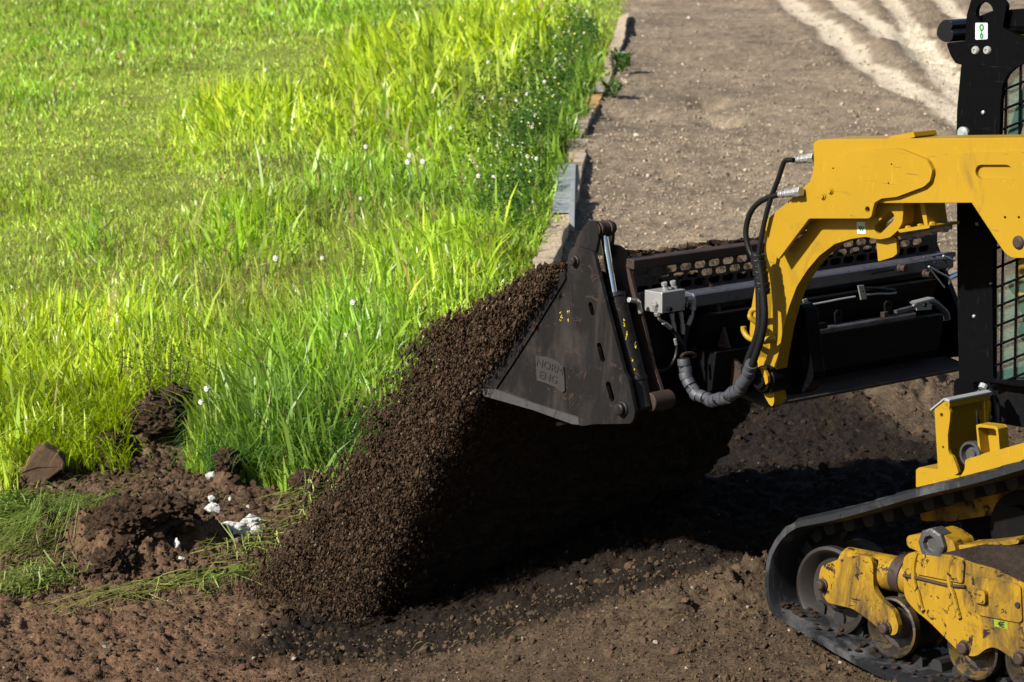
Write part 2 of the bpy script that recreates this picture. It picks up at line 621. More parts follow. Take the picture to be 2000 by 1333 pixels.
RUTS = [(G([(1500, -60), (1540, 0), (1620, 62), (1700, 130), (1790, 182), (1868, 222), (1960, 280)]), 0.27),
        (G([(1585, -60), (1640, 0), (1700, 45), (1745, 80), (1800, 105), (1850, 150), (1900, 200)]), 0.27),
        (G([(1690, -60), (1740, 0), (1775, 50), (1800, 90), (1850, 130)]), 0.22),
        (G([(1780, -60), (1840, 0), (1900, 60)]), 0.2)]
BUMPS = [  # photo pixel on the ground, half sizes in metres, height
    (250, 1105, .24, .16, .15), (150, 1085, .16, .12, .09), (350, 1085, .16, .10, .10), (400, 1075, .10, .1, .07), (270, 870, .16, .28, .13), (330, 850, .12, .3, .10),
    (440, 958, .06, .07, .09), (605, 985, .10, .09, .08), (90, 1090, .2, .15, .07),
    (1450, 105, 1.1, .7, .13), (1465, 70, .8, .6, -.08), (1560, 120, .6, .8, .07), (1390, 200, .17, .35, -.28), (1402, 238, .17, .26, -.24), (1370, 190, .14, .3, -.1), (1250, 300, .8, .5, .08), (1300, 175, .7, .4, .06),
    (1600, 200, .6, .6, .08), (1720, 100, .5, .8, .10), (1560, 60, .8, .8, .07),
    (1500, 1165, .30, .30, .10), (1350, 1205, .5, .24, .05), (1790, 780, .35, .5, .14), (900, 1250, .6, .14, -.03),
    (620, 235, .45, .9, -.25), (500, 215, .5, .9, .2), (430, 180, .7, 1.2, .15), (700, 150, .7, 1.4, .25), (900, 200, .6, 1.2, .2), (300, 190, .5, 1.0, -.12),
    (80, 330, .9, 1.5, .12), (320, 330, .5, .8, -.12), (480, 330, .6, 1.0, .12), (620, 420, .4, .8, .12)]
BUMPW = [(*gnd(a, b)[:2], rx, ry, h) for a, b, rx, ry, h in BUMPS]


def dirt_mask(x, y):
    d = pl_dist(x, y, EDGE)
    s = np.where(in_poly(x, y, DIRT), d, -d)
    return s + 0.16 * (fbm(x * 5, y * 5, 3, 40) - .5) * 2


def height(x, y):
    x = np.asarray(x, float); y = np.asarray(y, float)
    h = 0.07 * (fbm(x * .3, y * .3, 3, 3) - .5)
    near = np.exp(-((y - 10.5) / 6) ** 2)
    h = h * (1 - near) + basez(x, y)
    s = dirt_mask(x, y)
    dm = sstep(-.05, .08, s)
    ns = np.hypot(0, 0)
    c1 = fbm(x * 9, y * 9, 3, 11); c2 = fbm(x * 26, y * 26, 3, 21); c3 = np.abs(2 * fbm(x * 55, y * 55, 2, 31) - 1)
    left = 1 - sstep(-1.6, -0.5, x)
    fresh = np.clip(in_poly(x, y, FRESH_SHADE) * 1.0, 0, 1)
    rough = 0.6 + 0.9 * fresh + 1.0 * left * near
    clod = (0.030 * (c1 - .5) + 0.016 * (sstep(.42, .75, c2)) + .006 * (1 - c3)) * rough
    grass = 0.10 * (fbm(x * .8, y * .8, 3, 51) - .5) + .03 * (c1 - .5)
    h = h + clod * dm + grass * (1 - dm)
    far = sstep(16, 22, y)
    h = h + far * dm * 0.075 * (fbm(x * 1.1, y * 0.8, 4, 61) - .5) * 1.6
    for P, wd in RUTS:
        d = pl_dist(x, y, P)
        h = h - 0.045 * np.exp(-(d / wd) ** 2) + 0.03 * np.exp(-((d - wd * 1.5) / (wd * .5)) ** 2)
    dr = pl_dist(x, y, G([(1740, -30), (1800, 40), (1860, 110), (1890, 150)]))
    h = h + 0.035 * np.sign(np.sin((y * 0.5 + x * .9) * 21)) * np.exp(-(dr / .45) ** 4) * sstep(24, 27, y)
    for bx, by, rx, ry, a in BUMPW:
        q = ((x - bx) / rx) ** 2 + ((y - by) / ry) ** 2
        wob = np.where(y > 20, .8 + .4 * c1, 0.35 + 1.3 * c1 + .5 * (c2 - .5))
        h = h + a * np.exp(-q * 1.1) * wob
    return h


def build_ground():
    rows = list(np.linspace(-60, 7.5, 24)) + list(np.arange(7.7, 9.3, .1))
    y = 9.35
    while y < 70:
        rows.append(y)
        y += 0.0135 * (y / 10.0) ** 1.75
    rows += [75, 82, 92, 105, 125, 150, 200, 300, 500, 900]
    rows = np.array(rows)
    t = np.linspace(-.205, .205, 500)
    ext = np.array([.24, .28, .34, .45, .7, 1.2, 2.5, 6, 14, 40, 100])
    t = np.concatenate([-ext[::-1], t, ext])
    Y = np.repeat(rows[:, None], len(t), 1)
    W = np.clip(Y, 9, 70)
    X = t[None, :] * W
    Z = height(X, Y)
    nr, nc = Y.shape
    V = np.stack([X, Y, Z], -1).reshape(-1, 3)
    i = np.arange(nr * nc).reshape(nr, nc)
    F = np.stack([i[:-1, :-1], i[:-1, 1:], i[1:, 1:], i[1:, :-1]], -1).reshape(-1, 4)
    x, y = X.ravel(), Y.ravel()
    s = dirt_mask(x, y)
    dm = sstep(-.05, .06, s)[:, None]
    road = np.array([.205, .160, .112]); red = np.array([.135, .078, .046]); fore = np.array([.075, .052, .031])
    fresh_shade = np.array([.0135, .009, .006]); pale = np.array([.54, .46, .35]); mid = np.array([.080, .055, .034])
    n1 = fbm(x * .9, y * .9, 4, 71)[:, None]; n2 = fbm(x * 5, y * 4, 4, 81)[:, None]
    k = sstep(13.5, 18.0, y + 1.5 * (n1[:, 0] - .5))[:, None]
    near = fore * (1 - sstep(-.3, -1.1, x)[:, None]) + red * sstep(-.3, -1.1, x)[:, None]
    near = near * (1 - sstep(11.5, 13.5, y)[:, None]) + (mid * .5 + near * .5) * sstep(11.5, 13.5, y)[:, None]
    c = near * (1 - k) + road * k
    fm = sstep(.12, -.12, -1 * np.where(in_poly(x, y, FRESH_SHADE), 1, -1) * pl_dist(x, y, FRESH_SHADE + FRESH_SHADE[:1]))[:, None]
    c = c * (1 - fm) + fresh_shade * fm  # fresh soil tone with the shadow painted into the ground colour
    # damp darker patches and dusty lighter ones on the road
    n3 = fbm(x * 22, y * 12, 3, 83)[:, None]
    c = c * (1 + k * (n1 - .5) * .9) * (1 + (n2 - .5) * .6) * (1 + (n3 - .5) * 1.0)
    pm = np.zeros(len(x))
    for P, wd in RUTS:
        d = pl_dist(x, y, P)
        d = d + .16 * (fbm(x * 3.5, y * 1.2, 4, 91) - .5)
        pm = np.maximum(pm, sstep(wd * .9, wd * .45, d))
    pm = pm[:, None] * (.75 + .5 * n2)
    c = c * (1 - pm) + pale * pm
    # under the grass: thatch, paler on the mown lawn
    th = np.array([.060, .075, .012]) * (1 - n2) * 1.1 + np.array([.11, .135, .02]) * n2
    lawn = np.array([.20, .25, .04]) * (.6 + .7 * n2)
    lw = sstep(16.5, 19, y)[:, None]
    g = th * (1 - lw) + lawn * lw
    c = c * dm + g * (1 - dm)
    grit = (dm[:, 0]) * (0.25 + 0.6 * k[:, 0]) * (1 - fm[:, 0] * .9)
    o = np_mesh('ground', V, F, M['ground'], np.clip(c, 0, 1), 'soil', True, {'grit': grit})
    o['kind'] = 'structure'; o['label'] = 'bare brown soil road and grass bank under everything'
    return o


build_ground()
# ------------------------------------------------------------------ track loader
M['flange'] = painted('dusty_flange', (0.034, 0.026, 0.023), (0.010, 0.007, 0.005), 0.16, (0.05, 0.036, 0.030), 0.1, 0.6)
M['edge_steel'] = painted('worn_edge_steel', (0.035, 0.034, 0.035), (0.02, 0.013, 0.010), 0.15, (0.02, 0.016, 0.014), 0.12, 0.4)
ROOT = bpy.data.objects.new('track_loader', None)
COL.objects.link(ROOT)
ROOT.matrix_world = Matrix(((FU[0], -LV[0], 0, ORG[0]), (FU[1], -LV[1], 0, ORG[1]), (0, 0, 1, 0), (0, 0, 0, 1)))
top(ROOT, 'yellow and black compact track loader tipping soil from its bucket', 'track loader')


def Epart(name, parent=ROOT, loc=(0, 0, 0), label=None):
    o = bpy.data.objects.new(name, None); COL.objects.link(o); o.parent = parent; o.location = loc
    if label: o['label'] = label
    return o


def shared(name, me, parent, loc=(0, 0, 0), rot=None):
    o = bpy.data.objects.new(name, me); COL.objects.link(o); o.parent = parent; o.location = loc
    if rot: o.rotation_euler = rot
    return o


def copy_tree(o, parent, dv=0.0, first=True):
    c = o.copy(); COL.objects.link(c); c.parent = parent
    if first: c.location = Vector(c.location) + Vector((0, -dv, 0))
    for ch in list(o.children): copy_tree(ch, c, 0, False)
    return c


# ---- rubber track: belt profile at v = 0, outer side
belt_px = [(2000, 897), (1900, 926), (1794, 951), (1700, 978), (1624, 999), (1575, 1009), (1548, 1016), (1522, 1035), (1503, 1062), (1491, 1095), (1488, 1140),
           (1492, 1175), (1504, 1203), (1540, 1228), (1577, 1250), (1625, 1280), (1682, 1312), (1745, 1342)]
bp = [mv(a, b, 0.0) for a, b in belt_px]
uf, wf = bp[-1]
slope = (bp[2][1] - bp[0][1]) / (bp[2][0] - bp[0][0])
rear_u = -1.05
rear = [(-.05, 0.0), (-.5, -.005), (-1.1, 0.0), (-1.28, .05), (-1.36, .16), (-1.33, .30), (-1.2, .50), (-1.05, .66), (-.92, .70), (-.75, bp[0][1] + slope * (-.75 - bp[0][0]))]
outer = bp + rear
Pc = [Vector((u, w, 0)) for u, w in outer]
closed = Pc + [Pc[0]]
sm = []
N = len(Pc)
for i in range(N):
    a, b, c, d = Pc[i - 1], Pc[i], Pc[(i + 1) % N], Pc[(i + 2) % N]
    for k in range(8):
        t = k / 8
        sm.append(0.5 * ((2 * b) + (c - a) * t + (2 * a - 5 * b + 4 * c - d) * t * t + (3 * b - a - 3 * c + d) * t ** 3))
# even spacing
ln = [0]
for i in range(len(sm)): ln.append(ln[-1] + (sm[(i + 1) % len(sm)] - sm[i]).length)
TOT = ln[-1]
NB = int(round(TOT / .088)) * 4
bel = []
j = 0
for k in range(NB):
    t = TOT * k / NB
    while ln[j + 1] < t: j += 1
    f = (t - ln[j]) / max(1e-9, ln[j + 1] - ln[j])
    bel.append(sm[j].lerp(sm[(j + 1) % len(sm)], f))
TW = 0.36


def belt_mesh():
    bm = bmesh.new()
    rings = []
    # cross section: (v, inward offset)
    for k in range(NB):
        p = bel[k]; t = (bel[(k + 1) % NB] - bel[k - 1]).normalized()
        nrm = Vector((t.y, -t.x, 0))
        cen = Vector((-.3, .25, 0))
        if nrm.dot(cen - p) < 0: nrm = -nrm       # inward
        lug = 0.0 if (k % 4) in (0, 1) else 0.016
        jit = 0.003 * (mnoise.noise(Vector((k * .37, 1, 2))))
        sec = [(0.0, .030), (0.004, .010 + jit), (0.020, lug * .35), (.13, lug), (.18, lug * 1.4), (.23, lug), (TW - .02, lug * .35), (TW - .004, .010), (TW, .030),
               (TW - .01, .038), (.25, .042), (.235, .042), (.125, .042), (.11, .042), (.02, .038)]
        rings.append([bm.verts.new(L(p.x + nrm.x * o, v, p.y + nrm.y * o)) for v, o in sec])
    for k in range(NB):
        a, b = rings[k], rings[(k + 1) % NB]
        n = len(a)
        for i in range(n):
            bm.faces.new([a[i], a[(i + 1) % n], b[(i + 1) % n], b[i]])
    return bm


track = Epart('rubber_track')
bm_obj('belt', belt_mesh(), M['rubber'], track, smooth=True)
lug_me = None
for k in range(0, NB, 4):
    p = bel[k]; t = (bel[(k + 1) % NB] - bel[k - 1]).normalized()
    nrm = Vector((t.y, -t.x, 0))
    if nrm.dot(Vector((-.3, .25, 0)) - p) < 0: nrm = -nrm
    if lug_me is None:
        bm = bmesh.new()
        hs = [(-.026, 0), (.026, 0), (.021, .028), (.012, .038), (-.012, .038), (-.021, .028)]
        add_prism(bm, hs, .13, .23)
        o = bm_obj('drive_lug', bm, M['lug'], track)
        lug_me = o.data
    else:
        o = shared('drive_lug', lug_me, track)
    # local x along the belt, local z inwards
    X = Vector((t.x, 0, t.y)); Z = Vector((nrm.x, 0, nrm.y)); Y = Z.cross(X)
    mx = Matrix.Identity(4)
    for r in range(3):
        mx[r][0] = X[r]; mx[r][1] = Y[r]; mx[r][2] = Z[r]
    sgn = 1 if abs(Y.y - 1) < 0.5 else -1
    if sgn < 0:
        mx = mx @ Matrix.Rotation(math.pi, 4, 'Z')
    base = p + nrm * .040
    mx.translation = Vector((base.x, 0, base.y))
    o.matrix_local = mx

# ---- undercarriage
uc = Epart('track_frame')
VP = 0.055
front_px = [(1604, 1106), (1640, 1092), (1682, 1085), (1701, 1090), (1705, 1106), (1706, 1150), (1718, 1169), (1747, 1196), (1755, 1225), (1751, 1239), (1740, 1242),
            (1718, 1229), (1700, 1214), (1682, 1201), (1665, 1189), (1617, 1178), (1604, 1160), (1599, 1128)]
prism_part('idler_arm', front_px, VP, .022, M['yellow_worn'], uc, .012, .004)
main_px = [(1763, 1092), (1775, 1080), (1800, 1078), (1867, 1086), (1900, 1100), (1945, 1112), (2000, 1140), (2060, 1160), (2200, 1190), (2200, 1360), (2060, 1340), (2000, 1302), (1986, 1297), (1964, 1277), (1950, 1268), (1939, 1264),
           (1925, 1268), (1909, 1281), (1895, 1283), (1867, 1268), (1845, 1245), (1812, 1212), (1791, 1196), (1772, 1175), (1766, 1162)]
prism_part('side_plate', main_px, VP - .005, .25, M['yellow_worn'], uc, .015, .006)
# dirty flat top of the frame
sleeve = bmesh.new()
c1 = mv(1700, 1118, .10); c2 = mv(1765, 1128, .10)
add_cyl(sleeve, L(c1[0] + .12, .13, c1[1]), L(c2[0] - .1, .13, c2[1]), .058, 28)
bm_obj('tension_tube', sleeve, M['yellow_worn'], uc, smooth=True)
bm = bmesh.new()
d1 = mv(1745, 1122, .10); d2 = mv(1764, 1128, .10)
add_cyl(bm, L(d1[0], .13, d1[1]), L(d2[0], .13, d2[1]), .063, 28)
bm_obj('seal_ring', bm, M['rust'], uc, smooth=True, bev=.002)


def wheel(name, cpx, vface, r, width, m1, m2, hub=.035, bolt_v=None):
    c = mv(*cpx, vface)
    e = Epart(name, uc if name != 'idler' else uc)
    bm = bmesh.new()
    add_lathe(bm, L(c[0], vface, c[1]), L(0, 1, 0), [(0, r * .93), (.003, r), (.03, r), (.034, r * .86), (width - .034, r * .86), (width - .03, r), (width, r)], 48)
    # dished near face
    fb = [f for f in bm.faces if len(f.verts) > 10]
    near = min(fb, key=lambda f: -f.calc_center_median().y)
    bmesh.ops.delete(bm, geom=[f for f in fb if f is near], context='FACES_ONLY')
    n = 48
    c0 = L(c[0], vface, c[1])
    q = L(0, 1, 0).normalized().to_track_quat('Z', 'Y')
    rings = []
    for s, rr in ((0, r * .93), (.006, r * .88), (.045, r * .74), (.05, r * .45), (.012, r * .38), (.008, r * .2)):
        rings.append([bm.verts.new(c0 + L(0, s, 0) + q @ Vector((rr * math.cos(2 * math.pi * k / n), rr * math.sin(2 * math.pi * k / n), 0))) for k in range(n)])
    for a, b in zip(rings[:-1], rings[1:]):
        for k in range(n): bm.faces.new([a[k], a[(k + 1) % n], b[(k + 1) % n], b[k]])
    bm.faces.new(rings[-1])
    bmesh.ops.remove_doubles(bm, verts=bm.verts, dist=1e-5)
    bm_obj(name, bm, m1, uc, smooth=True)
    bpy.data.objects.remove(e)
    return c


M['roller'] = painted('roller_steel', (0.07, 0.042, 0.007), (0.010, 0.007, 0.005), 0.24, (0.018, 0.012, 0.008), 0.22, 0.45)
M['idler'] = painted('idler_steel', (0.011, 0.008, 0.005), (0.04, 0.024, 0.006), 0.05, (0.012, 0.009, 0.007), 0.2, 0.5)
wheel('idler', (1621, 1156), .095, mv(1621, 1069, .095)[1] - mv(1621, 1156, .095)[1], .17, M['idler'], None)
rr = mv(1743, 1167, .08)[1] - mv(1743, 1226, .08)[1]
RC = [wheel('roller', (1740, 1227), .08, rr, .19, M['roller'], None), wheel('roller', (1898, 1268), .08, rr, .19, M['roller'], None),
      wheel('roller', (2012, 1296), .08, rr, .19, M['roller'], None)]
wheel('roller', (2150, 1330), .08, rr, .19, M['roller'], None)
for (a, b, r) in ((1608, 1142, .017), (1732, 1227, .018), (1886, 1265, .021), (1996, 1286, .021)):
    c = mv(a, b, VP); bm = bmesh.new()
    add_lathe(bm, L(c[0], VP, c[1]), L(0, -1, 0), [(0, r * 1.25), (.006, r * 1.25), (.008, r), (.022, r * .95), (.026, r * .7)], 12)
    bm_obj('bolt', bm, M['rust'], uc, bev=.001)
# cover plate, latch, straps
cov = [(1903, 1131), (1910, 1127), (1985, 1141), (1993, 1148), (1996, 1212), (1991, 1217), (1912, 1202), (1906, 1196)]
prism_part('cover_plate', cov, VP - .013, .008, M['yellow_worn'], uc, .008, .002)
prism_part('latch', [(1901, 1152), (1921, 1155), (1924, 1162), (1924, 1178), (1920, 1181), (1902, 1176)], VP - .030, .024, M['yellow_worn'], uc, .005, .003)
bm = bmesh.new(); c = mv(1988, 1182, VP - .014); add_cyl(bm, L(c[0], VP - .013, c[1]), L(c[0], VP - .019, c[1]), .009, 12); bm_obj('plug', bm, M['black_ink'], uc)
for a, pts in (('strap', [(1790, 1080), (1784, 1105), (1785, 1140), (1792, 1160), (1798, 1186), (1802, 1194)]), ('strap', [(1862, 1088), (1853, 1110), (1854, 1140), (1862, 1165), (1868, 1190), (1873, 1208)])):
    bm = bmesh.new()
    add_tube(bm, [L(mv(p[0], p[1], VP - .012)[0], VP - .010, mv(p[0], p[1], VP - .012)[1]) for p in pts], .0085, 8)
    bm_obj(a, bm, M['yellow_worn'], uc, smooth=True)
for pts in ([(1793, 1082), (1860, 1092), (1883, 1096), (1880, 1140), (1790, 1122), (1788, 1115)],):
    prism_part('step_rib', pts, VP - .014, .012, M['yellow_worn'], uc, .01, .003)
bm = bmesh.new()
add_tube(bm, [L(*(lambda c: (c[0], VP - .012, c[1]))(mv(p[0], p[1], VP - .012))) for p in ((1764, 1124), (1800, 1131), (1850, 1143), (1885, 1146))], .005, 6)
bm_obj('weld_seam', bm, M['rust'], uc, smooth=True)
# tensioner pin with big nut and its bracket
prism_part('bracket', [(1770, 1052), (1775, 1046), (1800, 1044), (1820, 1036), (1838, 1042), (1862, 1058), (1867, 1078), (1863, 1084), (1835, 1086), (1800, 1080), (1772, 1068)], VP + .01, .10, M['yellow_worn'], uc, .01, .003)
prism_part('bracket', [(1862, 1066), (1900, 1064), (1935, 1060), (1990, 1052), (1990, 1062), (1930, 1072), (1890, 1085), (1865, 1088)], VP + .03, .12, M['yellow_worn'], uc, .01, .003)
c = mv(1813, 1065, VP - .02); bm = bmesh.new()
add_lathe(bm, L(c[0], VP + .05, c[1]), L(0, -1, 0), [(0, .052), (.055, .054), (.06, .047), (.062, .030), (.045, .026), (.045, .001)], 8)
bm_obj('nut', bm, M['nut'], uc, bev=.002)
# upper yellow frame behind the belt lugs, with the round drive opening
up = [(1796, 1002), (1850, 985), (1925, 965), (2000, 950), (2120, 925), (2120, 1130), (2050, 1130), (2000, 1075), (1950, 1012), (1928, 1008), (1855, 1019), (1800, 1018)]
prism_part('drive_frame', up, .26, .04, M['yellow_worn'], uc, .01, .003)
bm = bmesh.new(); c = mv(1990, 1040, .22)
add_cyl(bm, L(c[0], .24, c[1]), L(c[0], .34, c[1]), .13, 40); add_cyl(bm, L(c[0], .20, c[1]), L(c[0], .24, c[1]), .085, 32)
bm_obj('drive_motor', bm, M['dark_steel'], uc, smooth=True)
bm = bmesh.new(); add_prism(bm, PX([(1820, 1090), (1867, 1074), (1935, 1060), (2000, 1062), (2140, 1080), (2190, 1190), (2000, 1142), (1945, 1114), (1900, 1102), (1860, 1090)], .12), .055, .30)
bm_obj('packed_dirt', bm, M['dirtcap'], uc, bev=.012)
# sticker with two letters
bm = bmesh.new(); add_prism(bm, PX([(1941, 1209), (1968, 1216), (1969, 1230), (1942, 1224)], VP - .0065), VP - .0065, VP - .0055); st = bm_obj('sticker', bm, M['lime'], uc)


def text_on(s, px, v, size, material, parent, shear=0.0, name='lettering', depth=.0015, slant=None, scale_x=1.0):
    cu = bpy.data.curves.new(name, 'FONT'); cu.body = s; cu.size = size; cu.extrude = depth; cu.resolution_u = 3
    cu.align_x = 'CENTER'; cu.align_y = 'CENTER'
    ob = bpy.data.objects.new('tmp', cu); COL.objects.link(ob)
    dg = bpy.context.evaluated_depsgraph_get()
    me = bpy.data.meshes.new_from_object(ob.evaluated_get(dg))
    bpy.data.objects.remove(ob)
    c = mv(px[0], px[1], v)
    th = math.radians(slant or 0)
    # text x must run towards the rear (-u) to read from this side; text y is up
    m = Matrix(((-math.cos(th) * scale_x, -math.sin(th) * -1 * 0 - math.sin(th) * 0, 0, c[0]), (0, 0, 1, -v), (-math.sin(th) * 0, 1, 0, c[1]), (0, 0, 0, 1)))
    me.transform(Matrix(((-1, 0, 0, 0), (0, 0, 1, 0), (0, 1, 0, 0), (0, 0, 0, 1))))
    if th: me.transform(Matrix.Rotation(th, 4, 'Y'))
    if scale_x != 1: me.transform(Matrix.Diagonal((scale_x, 1, 1, 1)))
    me.transform(Matrix.Translation(Vector((c[0], -v, c[1]))))
    me.materials.clear(); me.materials.append(material)
    return link(name, me, None, parent)


text_on('4E', (1955, 1220), VP - .0085, .026, M['black_ink'], uc, slant=0)
# soil caked on the inside of the bottom run
def caked(n, parent):
    Vs = []
    for _ in range(n):
        k = rs0.randrange(NB); p = bel[k]
        if p.y > .16 or p.x > .8: continue
        t = (bel[(k + 1) % NB] - bel[k - 1]).normalized(); nn = Vector((t.y, -t.x, 0))
        if nn.dot(Vector((-.3, .25, 0)) - p) < 0: nn = -nn
        q = p + nn * .044; Vs.append((q.x, -rs0.uniform(.01, .33), q.y, rs0.uniform(.005, .015)))
    bm = bmesh.new()
    for x_, y_, z_, r_ in Vs:
        m_ = bmesh.ops.create_icosphere(bm, subdivisions=1, radius=r_)['verts']
        for v_ in m_: v_.co = Vector((v_.co.x * rs0.uniform(.8, 1.6), v_.co.y * rs0.uniform(.8, 1.6), v_.co.z * .7)) + Vector((x_, y_, z_))
    o_ = bm_obj('caked_soil', bm, M['soil'], parent); o_['kind'] = 'stuff'
rs0 = random.Random(3)
caked(700, track)
copy_tree(uc, ROOT, 1.34)
copy_tree(track, ROOT, 1.34)

# ---- lift arm
arm = Epart('lift_arm')
VA = .13
goose = [(1490, 440), (1494, 477), (1490, 511), (1487, 560), (1482, 600), (1478, 640), (1478, 700), (1482, 730), (1490, 768), (1502, 790), (1508, 795), (1512, 786), (1511, 760), (1513, 740), (1519, 700),
         (1530, 640), (1541, 600), (1556, 560), (1577, 527), (1600, 500), (1630, 477), (1662, 467), (1690, 463), (1719, 468), (1738, 464), (1752, 452), (1762, 436), (1764, 415), (1764, 396), (1700, 392), (1560, 392)]
# slot hole under the arm
h1 = mv(1716, 447, VA); h2 = mv(1739, 424, VA)
prism_part('gooseneck', goose, VA, .055, M['yellow'], arm, .006, .003, holes=[slot(h1, h2, .017), PX([(1513, 484), (1577, 432), (1579, 437), (1575, 452), (1528, 497), (1520, 500)], VA)])
# second web of the gooseneck, seen to the left behind the hoses
prism_part('gooseneck', [(1477, 545), (1492, 520), (1510, 560), (1500, 700), (1475, 700), (1464, 650), (1467, 605)], VA + .0, .02, M['yellow'], arm, .006, .003)
beam = [(1588, 279), (1600, 273), (1640, 272), (1800, 271), (2000, 269), (2250, 262), (2250, 392), (2000, 396), (1720, 397), (1560, 400), (1583, 352), (1590, 325)]
prism_part('beam', beam, VA - .045, .15, M['yellow'], arm, .010, .014)
knee = [(1490, 436), (1535, 398), (1580, 357), (1659, 297), (1700, 293), (1745, 290), (1760, 292), (1811, 313), (1821, 333), (1816, 354), (1804, 365), (1751, 385), (1722, 388), (1708, 396), (1704, 412), (1702, 423), (1696, 427), (1580, 427), (1520, 507), (1507, 480)]
kh = [circ(mv(1697, 409, VA - .055), .010, 14), circ(mv(1744, 321, VA - .055), .0035, 8), circ(mv(1738, 358, VA - .055), .0035, 8), circ(mv(1630, 329, VA - .055), .0035, 8)]
prism_part('knee_plate', knee, VA - .062, .016, M['yellow'], arm, .006, .003, holes=kh)
# inner end of the open box under the knee plate
HOLD = (lambda *a, **k: None)
HOLD('box_web', [(1510, 482), (1578, 429), (1600, 429), (1560, 470), (1524, 500)], VA - .044, .042, M['yellow'], arm, .003, .002)
HOLD('box_opening', [(1517, 487), (1577, 437), (1576, 449), (1533, 488), (1523, 494)], VA - .0455, .004, M['black_ink'], arm, .002, 0)
tower = [(1859, 309), (1868, 300), (1992, 297), (2010, 305), (2200, 300), (2230, 420), (2120, 505), (1976, 504), (1962, 494), (1895, 392)]
c1 = mv(1917, 336, VA - .055); c2 = mv(1967, 336, VA - .055)
prism_part('tower_plate', tower, VA - .058, .012, M['yellow'], arm, .012, .003, holes=[slot(c1, c2, .022), circ(mv(1964, 425, VA - .055), .005, 8), circ(mv(1991, 425, VA - .055), .005, 8)])
c = mv(1989, 474, VA - .06); bm = bmesh.new(); add_lathe(bm, L(c[0], VA + .02, c[1]), L(0, -1, 0), [(0, .021), (.083, .021), (.088, .015)], 20); bm_obj('pivot_pin', bm, M['rust'], arm, bev=.002)
# guide bracket on top of the beam
prism_part('stop_bracket', [(1700, 293), (1741, 266), (1784, 258), (1787, 268), (1748, 277), (1728, 291)], VA - .03, .11, M['yellow'], arm, .003, .003)
# tab and rear lug below the beam
prism_part('tab', [(1711, 468), (1747, 463), (1750, 466), (1752, 496), (1743, 503), (1715, 511)], VA + .03, .014, M['yellow'], arm, .004, .002)
prism_part('hanger_plate', [(1796, 396), (1806, 398), (1812, 440), (1806, 445)], VA + .02, .10, M['yellow'], arm, .003, .002)
prism_part('hanger_plate', [(1752, 449), (1806, 440), (1816, 441), (1815, 446), (1757, 455)], VA - .01, .15, M['yellow'], arm, .003, .002)
prism_part('inner_plate', [(1764, 396), (1800, 396), (1800, 440), (1755, 450), (1762, 430)], VA + .10, .012, M['yellow'], arm, .003, .002)
for a, b in ((1762, 449), (1786, 445), (1809, 441)):
    c = mv(a, b, VA - .01); bm = bmesh.new(); add_lathe(bm, L(c[0], VA + .02, c[1] - .003), Vector((0, 0, 1)), [(0, .011), (.010, .011), (.013, .007)], 6); bm_obj('bolt', bm, M['yellow'], arm)
for a, b in ((1608, 384), (1623, 373)):
    c = mv(a, b, VA - .062); bm = bmesh.new(); hexbolt(bm, c[0], c[1], VA - .062, .0075, .010); bm_obj('bolt', bm, M['yellow'], arm)
bm = bmesh.new()
q = [L(*(lambda c: (c[0], .25, c[1]))(mv(a, b, .25))) for a, b in ((1762, 462), (1790, 456), (1820, 449), (1856, 441))]
add_cyl(bm, q[0], q[1], .011, 12); add_cyl(bm, q[1], q[2], .016, 6); add_cyl(bm, q[2], q[3], .013, 12)
for t in (.15, .35, .6, .85):
    p = q[0].lerp(q[3], t); add_cyl(bm, p, p + (q[3] - q[0]).normalized() * .012, .020, 6)
bm_obj('hydraulic_fitting', bm, M['zinc'], arm, bev=.001)
# decal
bm = bmesh.new(); add_prism(bm, PX([(1673, 434), (1689, 434), (1691, 457), (1674, 457)], VA - .0012), VA - .0012, VA - .0002); bm_obj('sticker', bm, M['white'], arm)
text_on('w', (1682, 445), VA - .0028, .034, M['green_ink'], arm)
# bent rods that guard the hoses
for pts in ([(1480, 604), (1470, 606), (1466, 614), (1467, 622), (1477, 640)], [(1452, 638), (1453, 648), (1462, 660), (1480, 665), (1502, 662)]):
    bm = bmesh.new()
    add_tube(bm, [L(*(lambda c, vv: (c[0], vv, c[1]))(mv(a, b, VA - .07), VA - .07 + (.0 if i < len(pts) - 1 else .03))) for i, (a, b) in enumerate(pts)], .0095, 10)
    bm_obj('hose_guard', bm, M['yellow'], arm, smooth=True)
c = mv(1502, 662, VA - .02); bm = bmesh.new(); add_cyl(bm, L(c[0], VA - .045, c[1]), L(c[0], VA, c[1]), .016, 14); bm_obj('rod_boss', bm, M['yellow'], arm, smooth=True)
# coupler pivot
c = mv(1482, 744, VA - .05); bm = bmesh.new()
add_lathe(bm, L(c[0], VA + .06, c[1]), L(0, -1, 0), [(0, .048), (.085, .048), (.09, .040), (.10, .038), (.102, .028), (.115, .026), (.116, .018), (.108, .016)], 28)
bm_obj('coupler_pin', bm, M['dark_steel'], arm, smooth=True)
prism_part('pin_keeper', [(1482, 718), (1492, 720), (1499, 735), (1500, 748), (1495, 752), (1492, 738)], VA - .055, .012, M['yellow'], arm, .003, .002)
prism_part('weld_cap', [(1513, 753), (1518, 748), (1528, 772), (1529, 782), (1520, 786), (1515, 780)], VA + .04, .02, M['yellow'], arm, .003, .002)
far = copy_tree(arm, ROOT, 1.44)

# ---- hoses
VHs = VA - .085


